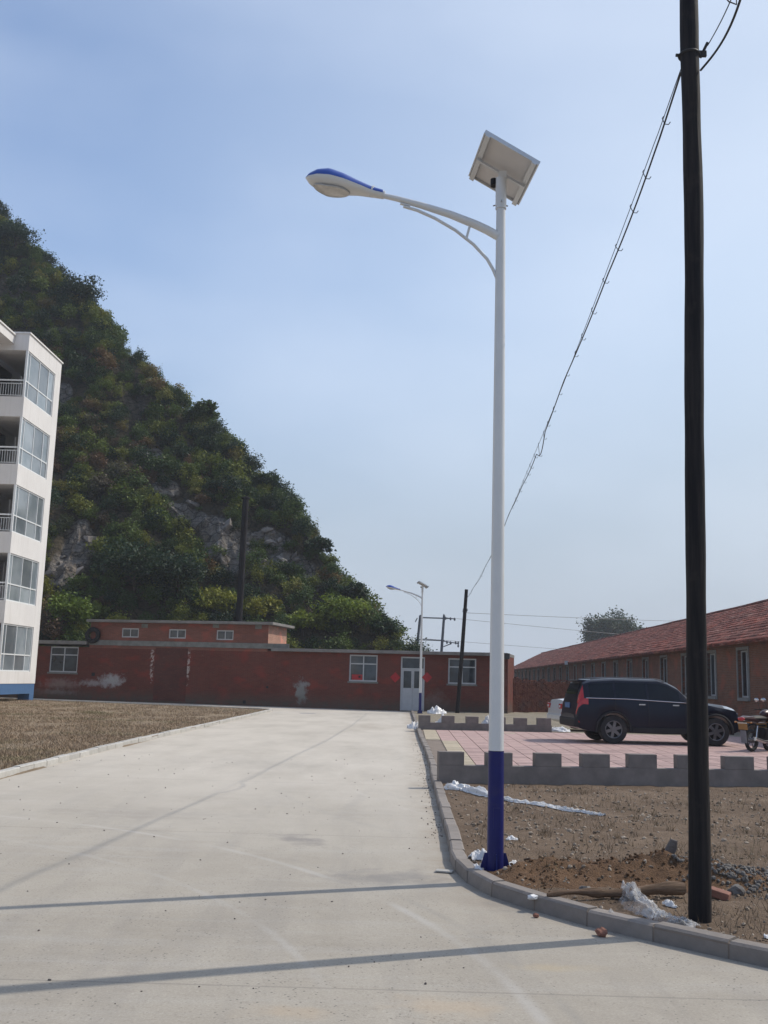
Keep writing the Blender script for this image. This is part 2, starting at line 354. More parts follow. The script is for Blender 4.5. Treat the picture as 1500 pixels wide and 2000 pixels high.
def build_verge():
    q = MB(); q.smooth = False
    xs = np.concatenate([np.arange(.55, 3.6, .035), np.arange(3.6, 8, .09), np.arange(8, 22.1, 1.0)])
    ys = np.concatenate([np.arange(-1, 5, 1.0), np.arange(5, 9.2, .035), np.arange(9.2, 16.3, .07), np.arange(16.4, 18.6, .2)])
    X, Yg = np.meshgrid(xs, ys, indexing='ij'); S = side_dist(X, Yg)
    nx, ny = X.shape; V = []
    soilf = []
    for i in range(nx):
        for j in range(ny):
            x, y, s_ = float(X[i, j]), float(Yg[i, j]), float(S[i, j])
            hh, mm = verge_h(x, y)
            if s_ < .12: hh = min(hh, _Z)
            if s_ < .07 or y > 15.15+.1444*(x-.92)+.14: hh = -.1
            V.append((x, y, hh)); soilf.append(mm)
    F = []; MI = []
    for i in range(nx-1):
        for j in range(ny-1):
            ids = (i*ny+j, (i+1)*ny+j, (i+1)*ny+j+1, i*ny+j+1)
            if max(S[i, j], S[i+1, j], S[i+1, j+1], S[i, j+1]) < .04: continue
            F.append(ids); MI.append(1 if max(soilf[k] for k in ids) > .022 + .012*nfield(V[ids[0]][0], V[ids[0]][1], 5, 9, 2) else 0)
    me = bpy.data.meshes.new('verge'); me.from_pydata(V, [], F); me.materials.append(M['soil']); me.materials.append(M['dug'])
    me.polygons.foreach_set('material_index', MI); me.polygons.foreach_set('use_smooth', [True]*len(F)); me.update()
    o = bpy.data.objects.new('verge', me); COL.objects.link(o); tag(o, kind='structure'); return o
verge = build_verge()
# lawn on the left
def build_lawn():
    q = MB(); q.smooth = True
    xs = np.concatenate([np.arange(-22, -5.0, .22)]); ys = np.arange(-2, 53.5, .35)
    def inside(x, y):
        xk = np.interp(y, [p[1] for p in LK[:9]], [p[0] for p in LK[:9]])
        yk = np.interp(-x, [4.95, 5.5, 8, 12, 20, 24], [47.2, 47.7, 48.7, 50.2, 53.2, 54.7])
        return min(xk-.09-x, (yk-.09-y))
    V = []; ny = len(ys); ins = []
    for x in xs:
        for y in ys:
            d = inside(x, y); z = .045+.02*nfield(x, y, .6, 3)+.012*nfield(x, y, 3, 4, 3)
            if d < 0: z = -.03
            V.append((x, y, z)); ins.append(d)
    F = []
    for i in range(len(xs)-1):
        for j in range(ny-1):
            ids = (i*ny+j, (i+1)*ny+j, (i+1)*ny+j+1, i*ny+j+1)
            if max(ins[k] for k in ids) > 0: F.append(ids)
    me = bpy.data.meshes.new('lawn'); me.from_pydata(V, [], F); me.materials.append(M['lawn']); me.update()
    me.polygons.foreach_set('use_smooth', [True]*len(F))
    o = bpy.data.objects.new('lawn', me); COL.objects.link(o); tag(o, kind='structure'); return inside
lawn_inside = build_lawn()

# ---- paved parking court
def kerb_x(y): return float(np.interp(-y, [-p[1] for p in RK[:9]], [p[0] for p in RK[:9]]))
def wall_y(x): return 15.15+.1444*(x-.92)
park = sheet('parking_court', [(kerb_x(15.3)+.1, wall_y(.95)+.08), (22, wall_y(22)+.08), (22, 33), (kerb_x(31.9)+.1, 31.9), (kerb_x(24)+.1, 24)], .062, M['grout'])
sheet('yard', [(kerb_x(31.9)+.1, 31.9), (22, 33), (40, 33), (40, 75), (8, 75), (8, 53.5), (1.7, 50.6), (kerb_x(40)+.1, 40)], .066, M['yard'])
sheet('yard_path', [(22, 14), (60, 14), (60, 75), (40, 75), (40, 33), (22, 33)], .05, M['yard'])
def build_pavers():
    S_ = .4; cand = []; U = Vector((1, .11)); V = Vector((.030, 1))
    for i in range(-2, 56):
        for j in range(-6, 46):
            u = (i+.5)*S_; v = (j+.5)*S_; x = .9+U.x*u+V.x*v; y = 15.4+U.y*u+V.y*v
            if x < kerb_x(y)+.13+S_/2 or y-.25 < wall_y(x)+.16 or y > 31.45+.098*(x-1.3) or x > 21.5: continue
            cand.append((x, y))
    meshes = {}
    def corner(a, b, e): h = S_/2-e; return (U.x*a*h+V.x*b*h, U.y*a*h+V.y*b*h)
    for nm in ('paver', 'paver_y'):
        q = MB(); q.add([(*corner(a, b, .005), 0) for a, b in ((-1, -1), (1, -1), (1, 1), (-1, 1))]+[(*corner(a, b, .010), .02) for a, b in ((-1, -1), (1, -1), (1, 1), (-1, 1))], [(4, 5, 6, 7), (0, 1, 5, 4), (1, 2, 6, 5), (2, 3, 7, 6), (3, 0, 4, 7)])
        meshes[nm] = q.mesh('paver', M[nm])
    vis = [c for c in cand if c[1] > 16.6 and c[0] < c[1]*.385+.5]; vis.sort(key=lambda c: math.hypot(*c)); near = set(vis[:300])
    rest = {'paver': MB(), 'paver_y': MB()}
    for (x, y) in cand:
        yel = (x-kerb_x(y)) < .72 or random.random() < .003
        nm = 'paver_y' if yel else 'paver'; dz = random.uniform(-.002, .002); tz = random.uniform(-.006, .006)
        if (x, y) in near: piece(meshes[nm], 'paver', park, (x, y, .062+dz), (tz, tz*.5, 0))
        else:
            me = meshes[nm]; rest[nm].add([(v.co.x+x, v.co.y+y, v.co.z+.062+dz) for v in me.vertices], [tuple(p.vertices) for p in me.polygons])
    for nm, q in rest.items():
        o = q.build('pavers', M[nm], park); tag(o, kind='stuff')
build_pavers()

# ================================================================== HILL
SKYL = [(-420, 60), (-200, 220), (0, 430), (30, 468), (60, 496), (110, 540), (150, 585), (200, 628), (240, 682), (300, 750), (400, 835), (480, 918), (520, 955), (560, 990), (590, 1030), (620, 1085), (660, 1140), (690, 1180), (720, 1210), (745, 1243), (780, 1280), (805, 1310), (835, 1330)]
HT = [(math.atan2(ray(*p).x, ray(*p).y), math.atan2(ray(*p).z, math.hypot(ray(*p).x, ray(*p).y))) for p in SKYL]
haz = np.array([h[0] for h in HT]); hel = np.array([h[1] for h in HT])
def foot_r(az): return 66.0 + 6*math.sin(az*7)*0 + max(0, -az-.35)*20
def ridge(az):
    e = float(np.interp(az, haz, hel)); r0 = foot_r(az)
    r1 = (r0+.9*1.55)/(1-.9*math.tan(max(e, .0)))
    return r0, r1, max(0.0, r1*math.tan(e)+1.55)
def sstep(a, b, x): t = min(1, max(0, (x-a)/(b-a))); return t*t*(3-2*t)
ROCKS = []
for px, py, rx, ry, col in ((560, 1110, 62, 30, 1), (470, 1080, 40, 45, 0), (520, 1060, 45, 22, 1), (400, 1085, 34, 14, 1), (350, 1010, 55, 26, 0), (425, 1035, 30, 35, 0), (160, 1075, 40, 45, 0), (120, 1110, 30, 40, 0), (610, 1140, 26, 18, 1), (110, 660, 26, 18, 0), (300, 900, 40, 16, 0), (320, 960, 40, 20, 0), (125, 780, 20, 30, 0), (660, 1160, 18, 20, 0)):
    v = ray(px, py); ROCKS.append((math.atan2(v.x, v.y), math.atan2(v.z, math.hypot(v.x, v.y)), rx/1950, ry/1950, col))
def hill_pt(az, s):
    r0, r1, H_ = ridge(az)
    if s <= 1:
        r = r0+(r1-r0)*s
        z = H_*(s**1.08)
        z += (min(1.7, .10*H_)*mnoise.fractal(Vector((az*22, s*5, 1.3)), 1, 2, 4))*sstep(0, .15, s)*sstep(1.0, .9, s)
    else:
        r = r1+(s-1)*70; z = H_*(1-sstep(0, 1, (s-1))) - .1
    z0 = z
    x, y = r*math.sin(az), r*math.cos(az)
    return x, y, max(z, -.05 if s > .001 else -.2)
def build_hill():
    na, ns = 420, 200; azs = np.linspace(-.72, float(haz[-1]), na); ss = np.concatenate([np.linspace(0, 1, 170), np.linspace(1.01, 2, 30)])
    V = []; dens = []; rock = []; cliff = []
    for i in range(na):
        for s in ss:
            x, y, z = hill_pt(float(azs[i]), float(s))
            r = math.hypot(x, y); el = math.atan2(z-1.55, r); k = 0; cc = 0
            for (a, e, rx, ry, col) in ROCKS:
                d = ((azs[i]-a)/rx)**2+((el-e)/ry)**2+.9*mnoise.noise(Vector((x*.35, y*.35, z*.35)))
                kk = sstep(1.25, .6, d)
                if kk > k: k = kk; cc = col
            n1 = mnoise.fractal(Vector((x*.07, y*.07, z*.09)), 1, 2, 4)
            kn = sstep(.38, .62, n1+.18)*.75
            k2 = max(k, kn)
            if k2 > .02 and s < .98:
                rd = mnoise.ridged_multi_fractal(Vector((x*.22, y*.22, z*.16)), .9, 2.1, 5, 1.0, 2.0)
                out = (rd-1.0)*1.1*k2
                z += out*.55; x -= math.sin(azs[i])*out*.8; y -= math.cos(azs[i])*out*.8
            V.append((x, y, z)); rock.append(k if cc else k*.5 if k > kn else kn*.3)
            dn = 1-.90*k2 if s < 1.05 else .25
            if s < .02: dn *= .8
            dens.append(max(0, dn)); cliff.append(k if cc and s < .97 else (.12*k if s < .97 else 0))
    n2 = len(ss); F = [(i*n2+j, (i+1)*n2+j, (i+1)*n2+j+1, i*n2+j+1) for i in range(na-1) for j in range(n2-1)]
    me = bpy.data.meshes.new('hillside'); me.from_pydata(V, [], F)
    for nm, arr in (('dens', dens), ('rock', rock), ('cliff', cliff)):
        at_ = me.attributes.new(nm, 'FLOAT', 'POINT'); at_.data.foreach_set('value', arr)
    g = NG('hill_rock_soil').world(); at_ = g.n('ShaderNodeAttribute'); at_.attribute_name = 'rock'
    n1 = g.noise(.35, 7, .68, dist=.6); n2_ = g.noise(2.2, 6, .7)
    c = g.mix(g.rng(n1, .35, .65), (.060, .050, .032), (.105, .085, .055))
    rk = g.mix(g.rng(n2_, .35, .65), (.15, .135, .12), (.36, .335, .31)); rk = g.mix(g.rng(n1, .5, .7, 0, .6), rk, (.26, .175, .11))
    c = g.mix(g.rng(at_.outputs['Fac'], .15, .6), c, rk)
    vd = g.n('ShaderNodeTexVoronoi'); vd.feature = 'DISTANCE_TO_EDGE'; vd.inputs['Scale'].default_value = .85
    wv = g.n('ShaderNodeVectorMath'); wv.operation = 'ADD'; g.l(g.mapping((1, 1, 1.8)), wv.inputs[0]); nv = g.n('ShaderNodeTexNoise'); nv.inputs['Scale'].default_value = .9; nv.inputs['Detail'].default_value = 5; g.l(g.co, nv.inputs['Vector']); g.l(nv.outputs['Color'], wv.inputs[1]); g.l(wv.outputs[0], vd.inputs['Vector'])
    c = g.mix(g.rng(vd.outputs['Distance'], .0, .07, .85, 0), c, (.03, .027, .022))
    c = g.mix(g.rng(g.noise(6, 5, .7), .54, .68, 0, .8), c, (.035, .032, .028))
    g.bump(g.math('ADD', g.noise(1.2, 8, .7), g.math('MULTIPLY', g.noise(6, 5, .7), .4)), 1.0, .5)
    me.materials.append(g.done(c, .95, 0, .1)); me.update()
    o = bpy.data.objects.new('hillside', me); COL.objects.link(o); return tag(o, kind='structure')
hill = build_hill()

# leaves -----------------------------------------------------------
def mk_leaf(name, stops, var_scale=.035, trans=.25, use_world=True):
    g = NG(name); oi = g.n('ShaderNodeObjectInfo'); ge = g.n('ShaderNodeNewGeometry')
    big = g.noise(var_scale, 3, .6, co=ge.outputs['Position'])
    f = g.math('ADD', g.math('MULTIPLY', oi.outputs['Random'], .62), g.math('MULTIPLY', g.rng(big, .3, .7), .38))
    cr = g.n('ShaderNodeValToRGB'); el = cr.color_ramp.elements
    el[0].position = stops[0][0]; el[0].color = (*stops[0][1], 1); el[1].position = stops[-1][0]; el[1].color = (*stops[-1][1], 1)
    for p_, c_ in stops[1:-1]: e = el.new(p_); e.color = (*c_, 1)
    g.l(f, cr.inputs[0])
    c = g.mix(g.rng(g.noise(1.4, 4, .6, co=ge.outputs['Position']), .3, .7, 0, .6), cr.outputs[0], g.mix(1.0, cr.outputs[0], (.45, .5, .5), 'MULTIPLY'))
    g.l(c, g.b.inputs['Base Color']); g.b.inputs['Roughness'].default_value = .6; g.b.inputs['Specular IOR Level'].default_value = .3
    tr = g.n('ShaderNodeBsdfTranslucent'); g.l(c, tr.inputs[0]); mxs = g.n('ShaderNodeMixShader'); mxs.inputs[0].default_value = trans
    g.l(g.b.outputs[0], mxs.inputs[1]); g.l(tr.outputs[0], mxs.inputs[2]); g.l(mxs.outputs[0], g.t.nodes['Material Output'].inputs[0])
    return g.m
M['leaf_hill'] = mk_leaf('leaf_hill', [(0, (.022, .044, .018)), (.20, (.048, .085, .022)), (.40, (.085, .135, .026)), (.56, (.150, .190, .028)), (.68, (.22, .225, .035)), (.76, (.19, .105, .05)), (.86, (.11, .085, .055)), (1, (.055, .095, .028))])
M['leaf_yel'] = mk_leaf('leaf_yellow_green', [(0, (.11, .18, .020)), (.5, (.19, .25, .026)), (1, (.34, .26, .03))])
M['leaf_dark'] = mk_leaf('leaf_dark', [(0, (.018, .040, .018)), (.5, (.030, .060, .024)), (1, (.048, .080, .030))])
M['bark'] = plain('bark', (.06, .045, .035), .9, var=.35, scale=8, bump=.6, bs=20)
def leaves(cs, n_per, spread, size, up=.5, rs=None):
    """leaf-sized quads scattered in clumps; cs: (n,3) clump centres, returns verts, faces"""
    rs = rs or rng; n = len(cs)*n_per
    c = np.repeat(cs, n_per, 0)+rs.normal(0, 1, (n, 3))*np.array(spread)
    nr = rs.normal(0, 1, (n, 3)); nr[:, 2] = np.abs(nr[:, 2])+up; nr /= np.linalg.norm(nr, axis=1)[:, None]
    t = np.cross(nr, rs.normal(0, 1, (n, 3))); t /= np.linalg.norm(t, axis=1)[:, None]; b = np.cross(nr, t)
    s_ = size*rs.uniform(.6, 1.4, (n, 1)); t = t*s_; b = b*s_*.6
    V = np.stack([c-t, c+b*1.0-t*.1, c+t, c-b-t*.1], 1).reshape(-1, 3)
    F = np.arange(n*4).reshape(-1, 4); return V, F
def clump_centres(n, rx, ry, rz, cz, inner=.55, rs=None):
    rs = rs or rng; d = rs.normal(0, 1, (n, 3)); d /= np.linalg.norm(d, axis=1)[:, None]
    d[:, 2] = np.where(d[:, 2] < -.35, -d[:, 2]*.6, d[:, 2])
    r = rs.uniform(inner, 1.0, (n, 1)); return d*r*np.array([rx, ry, rz])+np.array([0, 0, cz])
def leaf_mesh(name, V, F, mat):
    me = bpy.data.meshes.new(name); me.vertices.add(len(V)); me.vertices.foreach_set('co', np.asarray(V, np.float32).ravel())
    me.loops.add(len(F)*4); me.loops.foreach_set('vertex_index', F.ravel().astype(np.int32)); me.polygons.add(len(F))
    me.polygons.foreach_set('loop_start', np.arange(0, len(F)*4, 4, dtype=np.int32)); me.polygons.foreach_set('loop_total', np.full(len(F), 4, np.int32))
    me.materials.append(mat); me.update(calc_edges=True); me.validate(); return me
def branch_mb(h, r, n=5, spread=.6, seed=0, base=(0, 0, 0)):
    q = sm(); rs = random.Random(seed); b = Vector(base)
    top = b+Vector((rs.uniform(-.1, .1)*h, rs.uniform(-.1, .1)*h, h)); mid = b.lerp(top, .5)+Vector((rs.uniform(-.05, .05)*h, rs.uniform(-.05, .05)*h, 0))
    q.tube([b, mid, top], [r, r*.65, r*.25], 7)
    for i in range(n):
        a = 2*math.pi*i/n+rs.uniform(-.4, .4); t = rs.uniform(.4, .85); s0 = b.lerp(mid, t*2) if t < .5 else mid.lerp(top, t*2-1)
        e = s0+Vector((math.cos(a)*spread*h*.5, math.sin(a)*spread*h*.5, h*rs.uniform(.15, .35)))
        q.tube([s0, s0.lerp(e, .5)+Vector((0, 0, -.03*h)), e], [r*.4, r*.28, r*.1], 5)
    return q
src = bpy.data.collections.new('shrub_sources')
def shrub_src(k, mat, rx, rz, nc, npc, size, seed, up=.5):
    rs = np.random.default_rng(seed)
    cs = clump_centres(nc, rx, rx, rz, rz*.85, .45, rs); V, F = leaves(cs, npc, (rx*.2, rx*.2, rz*.16), size, up, rs)
    o = bpy.data.objects.new('shrub_source', leaf_mesh('shrub_source', V, F, mat)); src.objects.link(o); return o
for k in range(5): shrub_src(k, M['leaf_hill'], 1.05+.12*k, .95+.22*k, 26, 34, .095+.012*k, 100+k)
shrub_src(6, M['leaf_dark'], 1.3, 1.7, 34, 34, .11, 110)
shrub_src(7, M['leaf_hill'], .8, 1.9, 26, 30, .09, 111)
def scatter(obj_base, name, coll, density, dens_attr, smin, smax, seed, geo_obj, tilt=.25):
    ng = bpy.data.node_groups.new(name, 'GeometryNodeTree'); ng.interface.new_socket('Geometry', in_out='INPUT', socket_type='NodeSocketGeometry'); ng.interface.new_socket('Geometry', in_out='OUTPUT', socket_type='NodeSocketGeometry')
    n = ng.nodes.new; l = ng.links.new
    oi = n('GeometryNodeObjectInfo'); oi.inputs[0].default_value = geo_obj; oi.transform_space = 'RELATIVE'
    dp = n('GeometryNodeDistributePointsOnFaces'); dp.distribute_method = 'RANDOM'; l(oi.outputs['Geometry'], dp.inputs['Mesh']); dp.inputs['Seed'].default_value = seed
    if dens_attr:
        na = n('GeometryNodeInputNamedAttribute'); na.data_type = 'FLOAT'; na.inputs[0].default_value = dens_attr
        mu = n('ShaderNodeMath'); mu.operation = 'MULTIPLY'; mu.inputs[1].default_value = density; l(na.outputs['Attribute'], mu.inputs[0]); l(mu.outputs[0], dp.inputs['Density'])
    else: dp.inputs['Density'].default_value = density
    ci = n('GeometryNodeCollectionInfo'); ci.inputs[0].default_value = coll; ci.inputs[1].default_value = True; ci.inputs[2].default_value = True
    ip = n('GeometryNodeInstanceOnPoints'); l(dp.outputs['Points'], ip.inputs['Points']); l(ci.outputs[0], ip.inputs['Instance']); ip.inputs['Pick Instance'].default_value = True
    rv = n('FunctionNodeRandomValue'); rv.data_type = 'FLOAT_VECTOR'; rv.inputs[0].default_value = (-tilt, -tilt, 0); rv.inputs[1].default_value = (tilt, tilt, 6.28); l(rv.outputs[0], ip.inputs['Rotation'])
    rs = n('FunctionNodeRandomValue'); rs.data_type = 'FLOAT'; rs.inputs[2].default_value = smin; rs.inputs[3].default_value = smax; rs.inputs['Seed'].default_value = 5; l(rs.outputs[1], ip.inputs['Scale'])
    go = n('NodeGroupOutput'); l(ip.outputs[0], go.inputs[0])
    me = bpy.data.meshes.new(name); o = bpy.data.objects.new(name, me); COL.objects.link(o); md = o.modifiers.new('scatter', 'NODES'); md.node_group = ng; return o
sh = scatter(None, 'hillside_shrubs', src, 1.25, 'dens', .22, .74, 3, hill); tag(sh, kind='stuff')
sh['label'] = 'mass of green and olive scrub covering the rocky hillside'

M['cliff'] = plain('cliff_stone', (.185, .165, .148), .95, var=.35, scale=2, bump=.6, bs=8, rnd=.35, dirt=((.20, .13, .085), .5))
rsrc = bpy.data.collections.new('rock_sources')
for k in range(4):
    bm = bmesh.new(); rr_ = random.Random(k+50)
    for _i in range(15): bm.verts.new((rr_.uniform(-1, 1), rr_.uniform(-.6, .6), rr_.uniform(-.45, .5)))
    bmesh.ops.convex_hull(bm, input=bm.verts); q = MB(); bm.verts.index_update(); q.add([v.co.copy() for v in bm.verts], [tuple(v.index for v in f.verts) for f in bm.faces]); bm.free(); rsrc.objects.link(bpy.data.objects.new('rock_source', q.mesh('rock_source', M['cliff'])))
rk_ = scatter(None, 'cliff_rocks', rsrc, 1.1, 'cliff', .15, .8, 8, hill, .5); tag(rk_, kind='stuff')
def tree(name, loc, h, rx, rz, label, cat, mat, nc=60, npc=26, size=.16, seed=1, trunk_r=.14, cz=None, group=None, sp=.16, bare=False, inner=.35):
    t = empty(name, loc, 0, label, cat, group); rs = np.random.default_rng(seed)
    branch_mb(h*.85, trunk_r, 7, .55, seed).build('trunk', M['bark'], t)
    cs = clump_centres(nc, rx, rx, rz, cz if cz is not None else h-rz, inner, rs)
    cs[:, :2] += rs.normal(0, rx*.12, (nc, 2)); V, F = leaves(cs, npc, (rx*sp, rx*sp, rz*sp*.8), size, .5, rs)
    o = bpy.data.objects.new('crown', leaf_mesh('crown', V, F, mat)); COL.objects.link(o); o.parent = t; return t
def hill_at(px, py, back=0.0):
    """where the line of sight to a photo point meets the hillside"""
    v = ray(px, py); az = math.atan2(v.x, v.y); el = math.atan2(v.z, math.hypot(v.x, v.y)); best = None
    for s in np.linspace(0, 1, 160):
        x, y, z = hill_pt(az, float(s)); e = math.atan2(z-1.55, math.hypot(x, y))
        if e >= el: return Vector((x, y, z))
        best = Vector((x, y, z))
    return best

# ================================================================== STREET LAMPS
def make_lamp(loc, label):
    t = empty('street_lamp', loc, 0, label, 'street lamp', 'solar street lamps along the right kerb')
    H_ = 5.64; r = lambda z: .066-.026*z/H_  # lamp heights, arm and head outlines below were converted from image pixels
    q = sm(); q.tube([(0, 0, .94), (0, 0, 2.5), (0, 0, 4), (0, 0, H_)], [r(.94), r(2.5), r(4), r(H_)], 24); q.build('pole', M['white_paint'], t)
    q = sm(); q.tube([(0, 0, .016), (0, 0, .938)], [r(0)+.001, r(.94)+.001], 24); q.build('painted_base', M['blue_paint'], t)
    q = MB(); q.box((0, 0, .008), (.27, .27, .016)); q.build('base_plate', M['blue_paint'], t, bevel=.003)
    for k in range(4):
        a = k*math.pi/2+.0; q = MB(); c, s = math.cos(a), math.sin(a); th = .005
        pts = [(.055, .017), (.125, .017), (.118, .04), (.085, .15), (.055, .15)]
        vs_ = [(x*c-sg*th*s, x*s+sg*th*c, z) for sg in (-1, 1) for x, z in pts]
        q.add(vs_, [tuple(range(5)), tuple(range(9, 4, -1))]+[(i, i+5, (i+1) % 5+5, (i+1) % 5) for i in range(5)]); q.build('gusset', M['blue_paint'], t)
        a += math.pi/4; q = MB(); q.tube([(.15*math.cos(a), .15*math.sin(a), .016), (.15*math.cos(a), .15*math.sin(a), .03)], .013, 6); q.tube([(.15*math.cos(a), .15*math.sin(a), .03), (.15*math.cos(a), .15*math.sin(a), .05)], .007, 6); q.build('bolt', M['steel'], t)
    q = MB(); q.box((0, -r(.5)-.0, .42), (.05, .006, .16)); q.build('access_door', M['blue_paint'], t)
    # arm
    q = sm(); A = [(-.02, 0, 5.345), (-.12, 0, 5.402), (-.216, 0, 5.447), (-.443, 0, 5.537), (-.716, 0, 5.620), (-.93, 0, 5.675), (-1.10, 0, 5.710)]
    q.tube(A, [.040, .039, .038, .034, .029, .025, .023], 14); q.build('arm', M['white_paint'], t)
    q = sm(); q.tube([(-.02, 0, 4.93), (-.06, 0, 5.03), (-.115, 0, 5.13), (-.236, 0, 5.262), (-.396, 0, 5.39), (-.578, 0, 5.497), (-.738, 0, 5.568), (-.86, 0, 5.602)], .014, 10); q.build('brace', M['white_paint'], t)
    q = MB(); q.box((-.845, 0, 5.617), (.09, .03, .012), M=Matrix.Rotation(R(14), 3, 'Y')); q.build('bracket_plate', M['white_paint'], t)
    q = sm(); q.tube([(-.268, 0, 5.455), (-.300, 0, 5.318)], .011, 8); q.build('strut', M['white_paint'], t)
    # head: lofted along x
    top = [(-1.045, 5.750), (-1.137, 5.775), (-1.266, 5.825), (-1.395, 5.882), (-1.52, 5.925), (-1.624, 5.915), (-1.70, 5.882), (-1.735, 5.85)]
    bot = [(-1.045, 5.675), (-1.148, 5.690), (-1.262, 5.712), (-1.398, 5.722), (-1.534, 5.735), (-1.64, 5.770), (-1.70, 5.805), (-1.735, 5.845)]
    wid = [(-1.045, .045), (-1.137, .05), (-1.266, .085), (-1.395, .125), (-1.52, .14), (-1.624, .12), (-1.70, .07), (-1.735, .006)]
    def ip(tab, x): return float(np.interp(-x, [-p[0] for p in tab], [p[1] for p in tab]))
    xs = list(np.linspace(-1.045, -1.66, 20))+[-1.685, -1.705, -1.72, -1.731, -1.735]
    def seam(x): return ip(top, x)*.42+ip(bot, x)*.58
    P = []
    for x in xs:
        z1, z0, w_ = seam(x), ip(top, x), ip(wid, x)
        P.append([(x, w_*math.cos(a), z1+(z0-z1)*math.sin(a)) for a in np.linspace(0, math.pi, 15)])
    q = sm(); q.grid(P, len(xs), 15); ed = P[0]; q.add(ed, [tuple(range(15))]); q.build('cover', M['head_blue'], t)
    P = []
    for x in xs:
        z1, z0, w_ = seam(x)-.002, ip(bot, x), ip(wid, x)*1.02
        P.append([(x, w_*math.cos(a), z1-(z1-z0)*min(1, 1.15*math.sin(a))) for a in np.linspace(0, math.pi, 15)])
    q = sm(); q.grid(P, len(xs), 15); q.add(P[0], [tuple(range(15))]); hs = q.build('housing', M['white_paint'], t)
    q = sm(); P = []
    for rr in (0, .45, .75, .92, 1.0):
        P.append([(-1.50+.155*rr*math.cos(a), .098*rr*math.sin(a), (ip(bot, -1.50+.155*rr*math.cos(a))) - .012-.018*(1-rr*rr)) for a in np.linspace(0, 2*math.pi, 25)])
    q.grid(P, 5, 25); q.build('lens', M['lamp_glass'], t)
    q = sm(); q.tube([(-1.50+.158*math.cos(a), .10*math.sin(a), ip(bot, -1.50+.158*math.cos(a))-.006) for a in np.linspace(0, 2*math.pi, 25)], .007, 6, caps=False); q.build('lens_ring', M['steel'], t)
    q = sm(); q.tube([(-1.135, 0, 5.732), (-1.150, 0, 5.737)], .054, 14); q.build('latch', M['white_paint'], t)
    q = sm(); q.tube([(-1.03, 0, 5.703), (-1.10, 0, 5.718)], [.036, .042], 12); q.build('collar', M['white_paint'], t)
    # top sleeve + panel
    q = sm(); q.tube([(0, 0, 5.60), (0, 0, 5.89)], .048, 18); q.build('sleeve', M['white_paint'], t)
    for k in range(3):
        a = k*2.1+.5; q = MB(); q.tube([(.04*math.cos(a), .04*math.sin(a), 5.65), (.075*math.cos(a), .075*math.sin(a), 5.65)], .006, 6); q.build('set_bolt', M['steel'], t)
    az, tl = R(5.4), R(28.2); pc = Vector((.02, .0, 5.99))
    s_ = Vector((math.cos(az)*math.cos(tl), math.sin(az)*math.cos(tl), -math.sin(tl))); h_ = Vector((-math.sin(az), math.cos(az), 0)); n_ = s_.cross(h_)
    Mx = Matrix((s_, h_, n_)).transposed()
    def pb(c, sz): return (pc+Mx @ Vector(c), sz)
    q = MB(); c, z = pb((0, 0, 0), (.515, .715, .006)); q.box(c, z, M=Mx); pn = q.build('solar_panel', M['panel_back'], t)
    q = MB(); c, z = pb((0, 0, .006), (.505, .705, .004)); q.box(c, z, M=Mx); q.build('cells', M['cells'], pn)
    for (cc, zz) in (((-.2645, 0, -.008), (.012, .742, .036)), ((.2645, 0, -.008), (.012, .742, .036)), ((0, -.365, -.008), (.516, .012, .036)), ((0, .365, -.008), (.516, .012, .036))):
        q = MB(); c, z = pb(cc, zz); q.box(c, z, M=Mx); q.build('frame_rail', M['alu'], pn)
    for dx in (-.228, .228):
        q = MB(); c, z = pb((dx, 0, -.035), (.045, .76, .018)); q.box(c, z, M=Mx); q.build('mount_rail', M['alu'], pn)
    q = MB(); c, z = pb((0, .0, -.055), (.49, .03, .022)); q.box(c, z, M=Mx); q.build('crossbar', M['alu'], pn)
    q = MB(); q.box((.01, .0, 5.91), (.07, .05, .09)); q.build('pivot_bracket', M['white_paint'], t)
    q = sm(); q.tube([(-.062, .02, 5.83), (-.062, .03, 5.895)], .03, 10); q.build('sensor', M['black'], t)
    return t
l1 = on_ground(967, 1703, .08); l2 = on_ground(820, 1393, .08)
lamp = make_lamp((l1.x, l1.y, .075), 'tall white solar street lamp with dark blue base at the kerb bend, nearest one')
lamp2 = copy_tree(lamp); lamp2.location = (l2.x, l2.y, .07); lamp2['label'] = 'distant white solar street lamp standing before the brick workshop door'

# ================================================================== POLES AND WIRES
T = on_ground(1367, 1797, .08)
tp = empty('telegraph_pole', (T.x, T.y, .03), 0, 'tall black tarred wooden telegraph pole rising out of the frame at right', 'telegraph pole')
cen = [(2.110, .0), (2.1225, .7), (2.134, 1.7), (2.145, 2.75), (2.165, 3.85), (2.186, 5.02), (2.188, 5.83), (2.183, 6.2), (2.188, 6.67), (2.19, 8.4)]
rd = [.0715, .0695, .067, .067, .0665, .0685, .066, .0665, .0675, .064]
q = sm(); pts = []; rr = []
for z in np.linspace(0, 8.4, 60):
    x = float(np.interp(z, [c[1] for c in cen], [c[0] for c in cen])); pts.append((x-T.x+.002*math.sin(z*3.1), .01*math.sin(z*.9), z)); rr.append(float(np.interp(z, [c[1] for c in cen], rd))*(1+.02*math.sin(z*5.3)+.012*math.sin(z*11)))
b0 = len(q.v); q.tube(pts, rr, 20)
for i in range(b0, len(q.v)):   # cracks and facets of the wood
    x, y, z = q.v[i]; k = 1+.035*mnoise.noise(Vector((math.atan2(y, x-0)*2.2, z*.35, 4))); q.v[i] = (x*k if abs(x) < .15 else x, y*k, z)
q.build('shaft', M['tar'], tp)
q = MB(); q.box((.01, 0, 1.16), (.004, .004, .004)); 
att = on_depth(1362, 112, T.y)
q = sm(); q.tube([(2.183-T.x+.071*math.cos(a), .071*math.sin(a), 6.18) for a in np.linspace(0, 2*math.pi, 21)], .012, 6, caps=False); q.build('clamp_band', M['wire'], tp)
